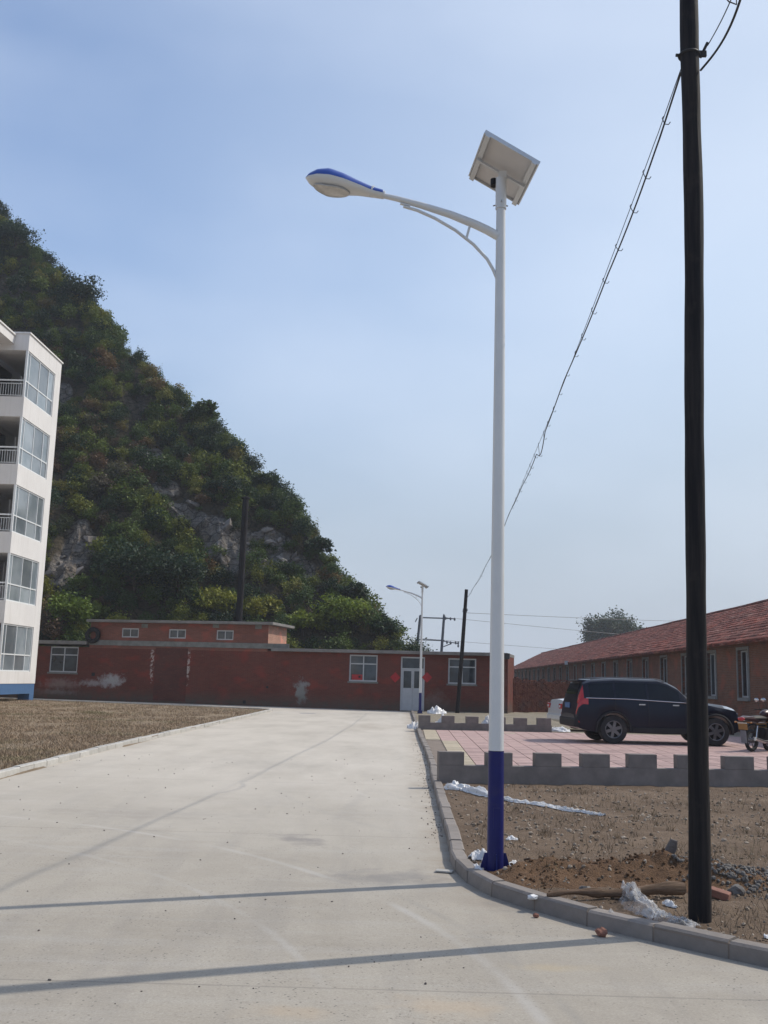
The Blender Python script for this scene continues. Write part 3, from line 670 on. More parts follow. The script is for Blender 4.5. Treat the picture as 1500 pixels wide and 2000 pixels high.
q = MB(); q.box((2.183-T.x+.095, -.01, 6.19), (.06, .02, .045)); q.build('clamp_plate', M['wire'], tp); q = MB(); q.tube([(2.183-T.x+.08, -.01, 6.16), (2.183-T.x+.13, -.03, 6.27)], .011, 6); q.build('wire_hook', M['wire'], tp); q = MB(); q.tube([(2.183-T.x-.07, 0, 6.18), (2.183-T.x-.10, 0, 6.18)], .012, 6); q.build('clamp_bolt', M['wire'], tp)
q = MB(); q.tube([(.08, 0, 5.62), (.135, -.01, 5.60)], .004, 5); q.build('nail', M['wire'], tp)
P2 = on_ground(893, 1392, .08)
sp = empty('utility_pole', (P2.x, P2.y, .0), 0, 'slim black leaning wooden pole standing before the right window of the brick workshop', 'utility pole')
q = sm(); q.tube([(0, 0, 0), (.19, 0, 3), (.366, 0, 6.1)], [.105, .10, .085], 10); q.build('shaft', M['tar'], sp)
q = MB(); q.box((.30, 0, 5.0), (.22, .06, .06)); q.build('crossarm', M['wire'], sp)
for dx in (-.08, .12):
    q = sm(); q.tube([(.30+dx, 0, 5.03), (.30+dx, 0, 5.15)], [.03, .02], 6); q.build('insulator', M['wire_grey'], sp)
# aerial cable, span to the far pole; heights follow the sag worked out from image pixels
A = Vector((2.125, T.y+.02, 5.93)); B = Vector((P2.x+.35, P2.y, 5.66))
sag = [(0, 6.10), (.022, 6.005), (.071, 5.865), (.129, 5.72), (.18, 5.61), (.241, 5.545), (.365, 5.40), (.535, 5.27), (.75, 5.35), (1, 5.62)]
cab = empty('overhead_cable', (A.x, A.y, 0), 0, 'sagging twin black cable strung from the near telegraph pole to the far leaning pole', 'cable')
def span(t, off=0): p_ = A.lerp(B, t); return Vector((p_.x-A.x, p_.y-A.y, float(np.interp(t, [s[0] for s in sag], [s[1] for s in sag]))+off))
ts = np.concatenate([np.linspace(0, .3, 70), np.linspace(.31, 1, 70)])
def smooth_sag(t):
    return np.mean([float(np.interp(min(1, max(0, t+d)), [s[0] for s in sag], [s[1] for s in sag])) for d in (-.02, -.01, 0, .01, .02)])
mess = []; cb_ = []
for t in ts:
    p_ = A.lerp(B, float(t)); z = smooth_sag(t) if t > .02 else span(t).z
    mess.append(Vector((p_.x-A.x, p_.y-A.y, z+.01)))
    lag = .018+.03*abs(math.sin(t*42))*(1 if t < .35 else .5)
    if .205 < t < .238: lag += .20*math.sin((t-.205)/.033*math.pi)
    cb_.append(Vector((p_.x-A.x+.02*math.sin(t*30), p_.y-A.y, z-lag)))
q = sm(); q.tube(mess, .0035+0*1, 5); q.build('messenger_wire', M['wire'], cab)
q = sm(); q.tube(cb_, .0075, 6); q.build('cable', M['wire'], cab)
for i in range(26):
    t = .012+i*.0165 if i < 20 else .35+(i-20)*.08; k = int(np.argmin(abs(ts-t))); p_ = mess[k]; c_ = cb_[k]
    q = MB(); q.tube([p_+Vector((0, 0, .012)), p_+Vector((-.012, 0, -.005)), c_+Vector((0, 0, -.012)), c_+Vector((.03, 0, -.014)), c_+Vector((.045, 0, .008))], .004, 5); q.build('hanger_ring', M['wire'], cab)
cab2 = empty('overhead_cable', (2.19, T.y, 0), 0, 'twin black cable rising from the near telegraph pole to the top right corner', 'cable')
e1 = on_depth(1480, -140, 5.2)-Vector((2.19, T.y, 0)); s1 = Vector((.12, -.04, 6.27))
q = sm(); q.tube([s1.lerp(e1, t)+Vector((0, 0, -.06*math.sin(math.pi*t))) for t in np.linspace(0, 1, 14)], .004, 5); q.build('messenger_wire', M['wire'], cab2)
s2 = Vector((.06, -.05, 6.04)); q = sm(); q.tube([s2.lerp(e1+Vector((.0, 0, -.02)), t)+Vector((.04*math.sin(math.pi*t), 0, -.10*math.sin(math.pi*t)+.02)) for t in np.linspace(0, 1, 20)], .0085, 6); q.build('cable', M['wire'], cab2)
for t in (.55, .8):
    c_ = s2.lerp(e1, t); q = MB(); q.tube([c_+Vector((-.03, 0, .04)), c_, c_+Vector((.05, 0, -.02)), c_+Vector((.05, 0, .03))], .005, 5); q.build('hanger_ring', M['wire'], cab2)
# distant lines
for k, (p0, d0, p1, d1) in enumerate((((912, 1197), 49.6, (1640, 1212), 90), ((880, 1207), 80, (1640, 1268), 110), ((690, 1236), 90, (1640, 1300), 120))):
    a, b = on_depth(*p0, d0), on_depth(*p1, d1); q = sm()
    q.tube([a.lerp(b, t)+Vector((0, 0, -.9*math.sin(math.pi*t)*.3)) for t in np.linspace(0, 1, 24)], .012 if k == 0 else .016, 4); o = q.build('power_line', M['wire_grey'])
    tag(o, ['thin power line running right from the leaning pole, uppermost of three', 'thin power line from the twin post frame, middle one of three', 'thin lowest power line crossing the sky behind the twin post frame'][k], 'power line')
# twin-post transformer frame behind the workshop
hf = empty('twin_post_frame', (2.9, 80, 0), 0, 'distant grey twin post electrical frame with cross beams above the workshop roof', 'electrical frame')
hp = [on_depth(812, 1290, 80), on_depth(821, 1202, 80), on_depth(861, 1290, 80), on_depth(867.5, 1202, 80)]
base = Vector((2.9, 80, 0))
def dn(a, b): t = (0-b.z)/(a.z-b.z); return b+(a-b)*t
for a, b in ((hp[0], hp[1]), (hp[2], hp[3])):
    q = sm(); q.tube([dn(a, b)-base, b-base], [.13, .10], 8); q.build('post', M['wire_grey'], hf)
for (a, b) in (((819, 1206), (878, 1208)), ((812, 1249), (868, 1251))):
    a, b = on_depth(*a, 80)-base, on_depth(*b, 80)-base; q = sm(); q.tube([a, b], .06, 6); q.build('cross_beam', M['wire_grey'], hf)
for (a, b) in (((865, 1206), (889, 1209)), ((865, 1252), (895, 1257)), ((866, 1263), (882, 1257)), ((815, 1207), (811, 1215))):
    a, b = on_depth(*a, 80)-base, on_depth(*b, 80)-base; q = sm(); q.tube([a, b], .045, 6); q.build('stay_arm', M['wire_grey'], hf)
for (px, py) in ((812, 1252), (870, 1208), (880, 1209), (888, 1210), (873, 1255), (880, 1256), (890, 1256), (895, 1262), (895, 1256), (822, 1204), (867, 1203)):
    a = on_depth(px, py, 80)-base; q = sm(); q.tube([a-Vector((0, 0, .1)), a, a+Vector((0, 0, .14))], [.05, .09, .05], 6); q.build('insulator', M['wire_grey'], hf)

# ================================================================== WINDOWS AND WALLS
def mk_glass(name, c1, c2, rough=.06, scale=1.5):
    g = NG(name); oi = g.n('ShaderNodeObjectInfo')
    c = g.mix(g.rng(g.noise(scale, 3), .4, .6), c1, c2); c = g.mix(1, c, g.mix(oi.outputs['Random'], (.6,)*3, (1.5,)*3), 'MULTIPLY')
    g.bump(g.noise(1.3, 2), .08, .02)
    return g.done(c, rough, 0, .6)
M['glass'] = mk_glass('window_glass', (.015, .022, .030), (.035, .048, .060))
M['glass_bay'] = mk_glass('bay_glass', (.16, .19, .21), (.25, .28, .30), .07, .6)  # pale base colour stands in for part of the sky reflection
M['frame_grey'] = plain('window_frame_grey', (.42, .44, .46), .5, var=.08, bump=0)
M['frame_white'] = plain('window_frame_white', (.72, .74, .74), .4, var=.04, bump=0)
M['lintel'] = plain('concrete_band', (.17, .175, .165), .9, var=.25, scale=3, bump=.3, dirt=((.10, .095, .085), .6))
M['slab'] = plain('roof_slab', (.20, .19, .18), .9, var=.2, scale=2, bump=.3, dirt=((.11, .10, .09), .6))
def holed(mb, W, z0, z1, ops, depth=.12, y=0, u0=0):
    """front skin of a wall (local x along, y = outward is -y) with recessed openings"""
    xs = sorted({u0, W}|{o[0] for o in ops}|{o[2] for o in ops}); zs = sorted({z0, z1}|{o[1] for o in ops}|{o[3] for o in ops})
    for a, b in zip(xs, xs[1:]):
        for c, d in zip(zs, zs[1:]):
            if any(o[0] <= a and b <= o[2] and o[1] <= c and d <= o[3] for o in ops): continue
            mb.quad((a, y, c), (b, y, c), (b, y, d), (a, y, d))
    for (a, c, b, d) in ops:
        mb.quad((a, y, c), (a, y, d), (a, y+depth, d), (a, y+depth, c)); mb.quad((b, y, c), (b, y+depth, c), (b, y+depth, d), (b, y, d))
        mb.quad((a, y, d), (b, y, d), (b, y+depth, d), (a, y+depth, d)); mb.quad((a, y, c), (a, y+depth, c), (b, y+depth, c), (b, y, c))
def window(parent, a, c, b, d, cols, rows, fmat, gmat, yo=.06, fw=.05, name='window', sill=None, dep=.05, label=None):
    """cols/rows: lists of fractions of the breaks; local wall frame, y outward = -y"""
    q = MB(); xs = [a]+[a+(b-a)*t for t in cols]+[b]; zs = [c]+[c+(d-c)*t for t in rows]+[d]
    q.bx(a, a+fw, yo, yo+dep, c, d); q.bx(b-fw, b, yo, yo+dep, c, d); q.bx(a+fw, b-fw, yo, yo+dep, c, c+fw); q.bx(a+fw, b-fw, yo, yo+dep, d-fw, d)
    for x in xs[1:-1]: q.bx(x-fw*.4, x+fw*.4, yo+.002, yo+dep-.002, c+fw, d-fw)
    for z in zs[1:-1]:
        for x0, x1 in zip(xs, xs[1:]): q.bx(x0+fw*.42, x1-fw*.42, yo+.004, yo+dep-.004, z-fw*.4, z+fw*.4)
    f = q.build(name, fmat, parent, label=label)
    for x0, x1 in zip(xs, xs[1:]):
        for z0, z1 in zip(zs, zs[1:]):
            q = MB(); q.bx(x0+.01, x1-.01, yo+dep*.5, yo+dep*.5+.006, z0+.01, z1-.01); q.build('pane', gmat, f)
    if sill: q = MB(); q.bx(a-.06, b+.06, -.05, yo-.002, c-.09, c-.002); q.build('sill', sill, f)
    return f

# ================================================================== BRICK WORKSHOP
WA, WB = Vector((-20.4, 57.0, 0)), Vector((6.48, 51.05, 0)); wd = (WB-WA).normalized(); wn = Vector((wd.y, -wd.x, 0))
WO = WA-wd*7; wrz = math.atan2(wd.y, wd.x)
def wl(px, py):
    p_ = on_plane(px, py, WO, wn)-WO; return p_.dot(wd), p_.z
Wlen = (WB-WO).length
shop = empty('brick_workshop', WO, wrz, 'long low dark red brick workshop with flat roof across the end of the road', 'building')
def wst(g, c, sx):
    cov = g.n('ShaderNodeCombineXYZ'); g.l(sx.outputs[0], cov.inputs[0]); g.l(sx.outputs[2], cov.inputs[1]); old = g.co; g.co = cov.outputs[0]
    n_ = g.noise(3.5, 6, .7); n5 = g.noise(9, 4, .7)
    for (px, py, rx, ry, col, a, hd) in ((218, 1329, .85, .42, (.36, .35, .35), .95, .35), (185, 1334, 1.2, .22, (.30, .28, .28), .8, .3), (588, 1352, .34, .68, (.22, .23, .22), .9, .6), (590, 1336, .5, .16, (.24, .24, .24), .8, .4), (800, 1300, 3, 1.5, (.13, .045, .035), .3, .2),
                                 (120, 1335, 1.4, .35, (.30, .24, .22), .55, .2), (110, 1352, 1.6, .2, (.33, .30, .29), .45, .2), (850, 1376, .8, .8, (.20, .16, .14), .5, .3)):
        u, z = wl(px, py); c = g.mix(g.math('MULTIPLY', g.blob(u, z, rx, ry, 0, hd, n_), a), c, col)
    for x0, x1 in ((293, 300), (364, 371)):    # toothed mortar beside the bricked-up doorway
        u0, z0 = wl((x0+x1)/2, 1300); c = g.mix(g.math('MULTIPLY', g.blob(u0, 2.1, .13, 1.05, 0, .55, n5), g.rng(g.noise(6, 4), .46, .54, 0, .9)), c, (.42, .36, .33))
    c = g.mix(g.math('MULTIPLY', g.rng(sx.outputs[2], .15, .75, 1, 0), g.rng(n_, .3, .6, .4, .9)), c, (.075, .068, .056))
    c = g.mix(g.rng(sx.outputs[2], 3.02, 3.3, 0, .0), c, (.1, .08, .06))
    g.co = old; return c
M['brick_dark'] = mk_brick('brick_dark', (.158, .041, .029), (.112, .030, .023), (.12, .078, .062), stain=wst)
M['brick_infill'] = mk_brick('brick_infill', (.115, .036, .028), (.09, .03, .025), (.09, .06, .05))
uL0, _ = wl(172, 1300); uR0, _ = wl(524, 1240)
zTop = wl(820, 1272)[1]; zTopL = wl(120, 1252)[1]
ops = []
def wrect(x0, y0, x1, y1):
    a = wl(x0, (y0+y1)/2)[0]; b = wl(x1, (y0+y1)/2)[0]; cx = (x0+x1)/2; return (a, wl(cx, y1)[1], b, wl(cx, y0)[1])
win = [wrect(97, 1263, 152, 1313), wrect(682, 1279, 737, 1331), wrect(875, 1286, 930, 1336)]
door = wrect(782, 1283, 829, 1392); door = (door[0], .03, door[2], door[3])
q = MB(); holed(q, Wlen, -.1, zTop-.16, win+[door], .14)
q.quad((0, .14, -.1), (0, 0, -.1), (0, 0, zTop-.16), (0, .14, zTop-.16))
D = 3.6
q.quad((Wlen, 0, -.1), (Wlen, D, -.1), (Wlen, D, zTop-.16), (Wlen, 0, zTop-.16)); q.quad((0, D, -.1), (0, 0, -.1), (0, 0, zTop-.16), (0, D, zTop-.16)); q.quad((0, D, -.1), (0, D, zTop-.16), (Wlen, D, zTop-.16), (Wlen, D, -.1))
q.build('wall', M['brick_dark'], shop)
inf = (wl(302, 1310)[0], wl(365, 1310)[0]); q = MB(); q.bx(inf[0], inf[1], -.02, .05, .12, 2.95); q.build('bricked_up_doorway', M['brick_infill'], shop)
q = MB(); q.bx(uR0+.3, wl(993, 1276)[0]-.02, -.32, D+.2, zTop-.16, zTop); rf = q.build('roof', M['slab'], shop, bevel=.01)
q = MB(); q.bx(0, uL0-.05, -.3, D, zTopL-.17, zTopL+.02); q.build('roof', M['slab'], shop, bevel=.01)
q = MB(); u1 = wl(993, 1276)[0]; q.bx(u1-.25, u1+.08, -.34, 0, zTop-.3, zTop-.02); q.build('rain_spout', M['wire'], shop)
for r_, cols, rows in ((win[0], [.5], [.68]), (win[1], [.5], [.66]), (win[2], [.5], [.66])):
    window(shop, *r_, cols, rows, M['frame_grey'], M['glass'], yo=.05, fw=.07, sill=M['lintel'])
# red paper and curtains seen behind panes
M['red'] = plain('red_paper', (.36, .02, .025), .8, var=.2, bump=0)
M['curtain'] = plain('curtain_cloth', (.16, .17, .13), .9, var=.5, scale=3)
a, c, b, d = win[1]; q = MB(); q.bx(a+.14, a+(b-a)*.47, .062, .066, c+.07, c+.35); q.build('window_sticker', M['red'], shop, label='red sheet in the lower left pane')
# door: frame, transom pane, two leaves
a, c, b, d = door; tz = c+(d-c)*.775; q = MB(); fw = .07
q.bx(a, a+fw, .03, .1, c, d); q.bx(b-fw, b, .03, .1, c, d); q.bx(a+fw, b-fw, .03, .1, d-fw, d); q.bx(a+fw, b-fw, .03, .1, tz-.035, tz+.035)
dfm = q.build('door_frame', M['frame_grey'], shop); mid = (a+b)/2
q = MB(); q.bx(a+.06, b-.06, .06, .066, tz+.03, d-.06); q.build('pane', M['glass'], dfm)
M['door_grey'] = plain('door_panel_grey', (.38, .40, .43), .5, var=.08, bump=0)
for x0, x1 in ((a+fw+.005, mid-.004), (mid+.004, b-fw-.005)):
    z0, z1 = c+.01, tz-.04; zm = c+(d-c)*.42; q = MB()
    q.bx(x0, x1, .05, .09, z0, zm); q.bx(x0, x0+.07, .05, .09, zm, z1); q.bx(x1-.07, x1, .05, .09, zm, z1); q.bx(x0+.07, x1-.07, .05, .09, z1-.07, z1)
    dl = q.build('door_leaf', M['door_grey'], shop); q = MB(); q.bx(x0+.06, x1-.06, .066, .072, zm-.01, z1-.06); q.build('pane', M['glass'], dl)
    q = MB(); hx = x1-.05 if x0 < mid-.1 else x0+.05; q.bx(hx-.012, hx+.012, .02, .05, zm-.1, zm+.12); q.build('handle', M['steel'], dl)
# clerestory room
uW, uE = uL0, uR0; zU0 = wl(350, 1263)[1]; zU1 = wl(350, 1216)[1]; zb0 = wl(350, 1264)[1]; zb1 = wl(350, 1254)[1]
uw = [wrect(238, 1227, 271, 1245), wrect(330, 1229, 363, 1247), wrect(423, 1231, 456, 1250)]
q = MB(); holed(q, uE, zTop-.2, zU1-.05, uw, .12, y=-.004, u0=uW)
q.quad((uW, 3.2, zTop-.2), (uW, -.004, zTop-.2), (uW, -.004, zU1-.05), (uW, 3.2, zU1-.05)); q.quad((uW, 3.2, zTop-.2), (uW, 3.2, zU1-.05), (uE, 3.2, zU1-.05), (uE, 3.2, zTop-.2))
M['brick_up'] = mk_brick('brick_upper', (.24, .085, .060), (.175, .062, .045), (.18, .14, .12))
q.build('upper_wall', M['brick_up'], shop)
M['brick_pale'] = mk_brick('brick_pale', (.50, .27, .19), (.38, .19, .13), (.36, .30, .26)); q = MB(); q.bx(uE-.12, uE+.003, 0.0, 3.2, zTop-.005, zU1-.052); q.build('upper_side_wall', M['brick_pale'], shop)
q = MB(); q.bx(uW-.1, uE+.36, -.38, 3.5, zU1-.05, zU1+.09); q.build('upper_roof', M['slab'], shop, bevel=.01)
q = MB(); q.bx(uW-.02, uE+1.2, -.05, -.006, zb0+.02, zb1+.02); q.build('concrete_band', M['lintel'], shop)
for px in (283, 422, 505):
    u, z = wl(px, 1222 if px < 500 else 1224); q = MB(); q.bx(u-.18, u+.18, -.03, -.006, z-.12, z+.1); q.build('lintel_block', M['lintel'], shop)
for r_ in uw: window(shop, *r_, [.5], [], M['frame_grey'], M['glass'], yo=.03, fw=.06)
for px, py, rr in ((182, 1317, .1), (522, 1342, .06), (477, 1371, .08), (702, 1322, .05)):
    u, z = wl(px, py); q = MB(); q.bx(u-rr, u+rr, -.006, .02, z-rr, z+rr); q.build('wall_hole', M['black'], shop)
# ---- tyre, papers, chimney
u, z = wl(184, 1241); tw = WO+wd*u+wn*.16; q = sm()
q.tube([tw+wd*(.33*math.cos(a))+Vector((0, 0, z+.33*math.sin(a))) for a in np.linspace(0, 2*math.pi, 29)], .125, 10, caps=False); o = q.build('tyre', M['black'])
tag(o, 'black rubber tyre hung high on the workshop wall left of its upper windows', 'tyre')
for k, px in enumerate((772, 834)):
    u, z = wl(px, 1323); p_ = WO+wd*u+wn*.012; q = MB(); r_ = .27
    for dy in (0, .004): pass
    q.add([p_+Vector((0, 0, z+r_)), p_+wd*r_+Vector((0, 0, z)), p_+Vector((0, 0, z-r_)), p_-wd*r_+Vector((0, 0, z)), p_-wn*.006+Vector((0, 0, z+r_)), p_-wn*.006+wd*r_+Vector((0, 0, z)), p_-wn*.006+Vector((0, 0, z-r_)), p_-wn*.006-wd*r_+Vector((0, 0, z))], [(0, 3, 2, 1), (4, 5, 6, 7), (0, 1, 5, 4), (1, 2, 6, 5), (2, 3, 7, 6), (3, 0, 4, 7)])
    o = q.build('door_paper', M['red']); tag(o, ['faded red paper diamond pasted on brick left of the workshop door', 'faded red paper diamond pasted on brick right of the workshop door'][k], 'paper')
c0, c1 = on_depth(474, 1212, 59), on_depth(480, 974, 59)
ch = empty('chimney', (c0.x, c0.y, 0), 0, 'tall slim black iron chimney pipe with a small cap behind the workshop', 'chimney')
M['iron'] = plain('sooty_iron', (.010, .009, .011), .75, 0, var=.4, scale=3, dirt=((.03, .018, .016), .4), spec=.2)
b = Vector((-.25, 0, 0)); tt = c1-Vector((c0.x, c0.y, 0)); q = sm()
q.tube([b, b.lerp(tt, .5), tt], [.20, .195, .185], 16); q.build('pipe', M['iron'], ch)
for f in (.56, .74, .9): q = sm(); q.tube([b.lerp(tt, f), b.lerp(tt, f+.005)], .215, 16); q.build('flange', M['iron'], ch)
q = sm(); q.tube([tt, tt+Vector((0, 0, .06))], .26, 16); q.tube([tt+Vector((0, 0, .06)), tt+Vector((0, 0, .12))], [.24, .1], 16); q.build('cap', M['iron'], ch)

# ================================================================== WHITE APARTMENT BLOCK
apz = -math.atan(.022)
ap = empty('apartment_building', (-17.73, 47.25, 0), apz, 'white five storey apartment block with glazed corner balconies and blue plinth at left', 'apartment building')
g = NG('white_render'); c = g.mix(g.rng(g.noise(.8, 5, .6), .3, .7), (.66, .64, .62), (.73, .71, .69)); c = g.mix(g.rng(g.noise(1, 5, .6, co=g.mapping((5, 5, .35))), .52, .75, 0, .45), c, (.50, .47, .43)); g.bump(g.noise(50, 4), .12, .01); M['render_white'] = g.done(c, .85, 0, .3)
M['plinth'] = plain('blue_plinth', (.055, .13, .27), .7, var=.1)
M['inner'] = plain('inner_wall', (.30, .29, .28), .9)
FL = [(3.70, 4.78), (7.03, 8.05), (10.35, 11.36), (13.71, 14.72)]
bands = [(.88, 1.47)]+FL+[(17.07, 17.92)]
DB = 2.0; YE = 4.72
q = MB()
for z0, z1 in bands: q.bx(-DB, 0, 0, YE, z0, z1)
q.build('balcony_band', M['render_white'], ap, bevel=.01)
q = MB(); q.bx(-.35, -.001, 3.9, YE-.001, .9, 17.5); q.bx(-DB, -.36, YE-.3, YE-.002, .9, 17.5); q.build('corner_pier', M['render_white'], ap)
q = MB(); q.bx(-DB-.1, -.02, .02, YE-.02, .38, .878); q.bx(-.6, -.02, 4.1, YE-.02, -.1, .38); q.build('plinth', M['plinth'], ap)
q = MB(); q.bx(-DB+.01, .06, -.06, YE+.06, 17.92, 18.0); q.build('coping', M['render_white'], ap)
# main body, running towards the viewer
q = MB(); q.bx(-14, -DB-.1, -34, YE, -.1, 17.4); q.build('wall', M['render_white'], ap)
q = MB(); q.bx(-14.4, -.72, -34, -.01, 17.38, 17.80); q.build('eaves', M['render_white'], ap); q = MB(); q.bx(-14.4, -.66, -34, -.01, 17.80, 17.88); q.build('coping', M['render_white'], ap)
def xwin(y0, z0, y1, z1, ys, zs, x=-.10, nm='window'):
    """window in a wall that faces local +x"""
    q = MB(); fw = .055; Y_ = [y0]+[y0+(y1-y0)*t for t in ys]+[y1]; Z_ = [z0]+[z0+(z1-z0)*t for t in zs]+[z1]
    q.bx(x, x+.06, y0, y0+fw, z0, z1); q.bx(x, x+.06, y1-fw, y1, z0, z1); q.bx(x, x+.06, y0+fw, y1-fw, z0, z0+fw); q.bx(x, x+.06, y0+fw, y1-fw, z1-fw, z1)
    for y in Y_[1:-1]: q.bx(x+.002, x+.058, y-.025, y+.025, z0+fw, z1-fw)
    for z in Z_[1:-1]:
        for a, b in zip(Y_, Y_[1:]): q.bx(x+.004, x+.056, a+.028, b-.028, z-.03, z+.03)
    f = q.build(nm, M['frame_white'], ap)
    for a, b in zip(Y_, Y_[1:]):
        for c, d in zip(Z_, Z_[1:]):
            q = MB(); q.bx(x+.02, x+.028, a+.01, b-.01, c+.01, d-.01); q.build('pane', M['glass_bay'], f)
    return f
lev = [(1.47, 3.70), (4.78, 7.03), (8.05, 10.35), (11.36, 13.71), (14.72, 17.07)]
M['dark_in'] = plain('dark_interior', (.035, .034, .038), .8, var=.3)
for i, (z0, z1) in enumerate(lev):
    xwin(.10, z0+.005, 3.9, z1-.005, [.10, .45, .79], [.36])
    q = MB(); q.bx(-.11, -.012, .012, .095, z0, z1); q.build('corner_post', M['frame_white'], ap)
    # door-wall inside balcony
    q = MB(); q.bx(-DB-.1+.003, -DB-.05, .4, 3.2, z0-.2 if i else z0, z1-.25); q.build('balcony_door', M['glass'], ap)
    q = MB(); q.bx(-DB, -DB+.30, .012, .14, z0, z1); q.build('balcony_pier', M['render_white'], ap)
    q = MB(); q.bx(-DB+.31, -.12, .03, .075, z0+.80, z0+.87); q.bx(-DB+.31, -.12, .035, .07, z0+.66, z0+.69); q.bx(-DB+.31, -.12, .035, .07, z0+.06, z0+.09)
    rl = q.build('railing', M['frame_white'], ap)
    for k in range(12): q = MB(); x = -DB+.42+k*.125; q.bx(x-.01, x+.01, .045, .06, z0+.09, z0+.66); q.build('baluster', M['frame_white'], rl)
    # windows of the main wall going toward the viewer
    for k in range(5):
        y = -3.0-k*5.5; xwin(y-1.8, z0, y, z1-.3, [.5], [.66], x=-DB-.098)

# ================================================================== LONG TILED BRICK HOUSE (right)
hz = math.atan(.041); ux = Vector((math.sin(hz), math.cos(hz), 0))
house = empty('long_brick_house', (12.06+.041*19, 19, .05), math.pi/2-hz, 'long single storey red brick house with red tiled roof along the right side', 'building')
# local x runs away from the viewer; outward (towards the court) is local +y, so mirror: walls use y = 0 with openings facing +y
def hst(g, c, sx):
    return g.mix(g.rng(sx.outputs[2], .1, .7, .7, 0), c, (.09, .07, .05))
M['brick_house'] = mk_brick('brick_house', (.225, .105, .068), (.165, .076, .052), (.20, .16, .13), stain=hst, dark=.35)
HL = 120.0; HZ = 3.42
qw = MB(); hop = []
k = 0
for i in range(28):
    d_ = 37.9-4.15*4+4.12*i-19
    if d_ < .6 or d_ > HL-2: continue
    hop.append((d_-.62, 1.22, d_+.62, 2.98))
def hwall(mb, W, z0, z1, ops, depth):
    xs = sorted({0, W}|{o[0] for o in ops}|{o[2] for o in ops}); zs = sorted({z0, z1}|{o[1] for o in ops}|{o[3] for o in ops})
    for a, b in zip(xs, xs[1:]):
        for c, d in zip(zs, zs[1:]):
            if any(o[0] <= a and b <= o[2] and o[1] <= c and d <= o[3] for o in ops): continue
            mb.quad((a, 0, c), (a, 0, d), (b, 0, d), (b, 0, c))
    for (a, c, b, d) in ops:
        y = 0; e = -depth
        mb.quad((a, y, c), (a, e, c), (a, e, d), (a, y, d)); mb.quad((b, y, c), (b, y, d), (b, e, d), (b, e, c)); mb.quad((a, y, d), (a, e, d), (b, e, d), (b, y, d)); mb.quad((a, y, c), (b, y, c), (b, e, c), (a, e, c))
hwall(qw, HL, -.2, HZ, hop, .2)
HW = 9.0; RZ = 5.72; OV = .45
for x in (0, HL): qw.add([(x, 0, -.2), (x, -HW, -.2), (x, -HW, HZ), (x, -HW/2, RZ-.1), (x, 0, HZ)], [(0, 1, 2, 3, 4)])
qw.quad((0, -HW, -.2), (HL, -HW, -.2), (HL, -HW, HZ), (0, -HW, HZ))
qw.build('wall', M['brick_house'], house)
for i in range(3):
    q = MB(); q.bx(-.1, HL+.1, .002+.0*i, .05+.05*i, HZ-.27+.09*i, HZ-.185+.09*i); q.build('brick_cornice', M['brick_house'], house)
M['house_trim'] = plain('window_surround', (.21, .215, .215), .85, var=.15)
for (a, c, b, d) in hop:
    far = a > 62
    q = MB(); t_ = .10
    q.bx(a-t_, a, -.19, .035, c-.12, d+.12); q.bx(b, b+t_, -.19, .035, c-.12, d+.12); q.bx(a, b, -.19, .035, d, d+.12); q.bx(a, b, -.19, .07, c-.12, c)
    o = q.build('window', M['house_trim'], house)
    q = MB(); m_ = (a+b)/2; y0, y1 = -.17, -.12
    for x0, x1 in ((a+.005, a+.065), (b-.065, b-.005), (m_-.03, m_+.03)): q.bx(x0, x1, y0, y1, c+.005, d-.005)
    q.bx(a+.065, m_-.03, y0, y1, d-.065, d-.005); q.bx(m_+.03, b-.065, y0, y1, d-.065, d-.005); q.bx(a+.065, m_-.03, y0, y1, c+.005, c+.065); q.bx(m_+.03, b-.065, y0, y1, c+.005, c+.065)
    q.build('frame', M['frame_grey'], o)
    for x0, x1 in ((a+.03, m_), (m_, b-.03)): q = MB(); q.bx(x0+.01, x1-.01, -.15, -.144, c+.02, d-.02); q.build('pane', M['glass'], o)
# roof: boards under the tiles, then rows of pan tiles
sl_ = math.atan2(RZ-HZ-.02, HW/2); sllen = (HW/2+OV)/math.cos(sl_)
M['tile'] = None
g = NG('roof_tile'); oi = g.n('ShaderNodeObjectInfo')
sxx = g.n('ShaderNodeSeparateXYZ'); g.l(g.co, sxx.inputs[0])
wn_ = g.n('ShaderNodeTexWhiteNoise'); wn_.noise_dimensions = '2D'; cbb = g.n('ShaderNodeCombineXYZ')
g.l(g.math('FLOOR', g.math('DIVIDE', sxx.outputs[0], .24)), cbb.inputs[0]); g.l(g.math('FLOOR', g.math('DIVIDE', sxx.outputs[2], .13)), cbb.inputs[1]); g.l(cbb.outputs[0], wn_.inputs[0])
c = g.mix(wn_.outputs[0], (.10, .028, .021), (.32, .090, .060)); c = g.mix(g.rng(g.noise(.9, 5, .65), .38, .66, 0, .75), c, (.095, .048, .040))
c = g.mix(g.rng(g.noise(1, 5, .7, co=g.mapping((.9, 3, 9))), .54, .64, 0, .75), c, (.40, .22, .17)); g.bump(g.noise(40, 3), .2, .01)
M['tile'] = g.done(c, .85, 0, .25)
q = MB(); zE = HZ+.03-OV*math.tan(sl_); zR = RZ
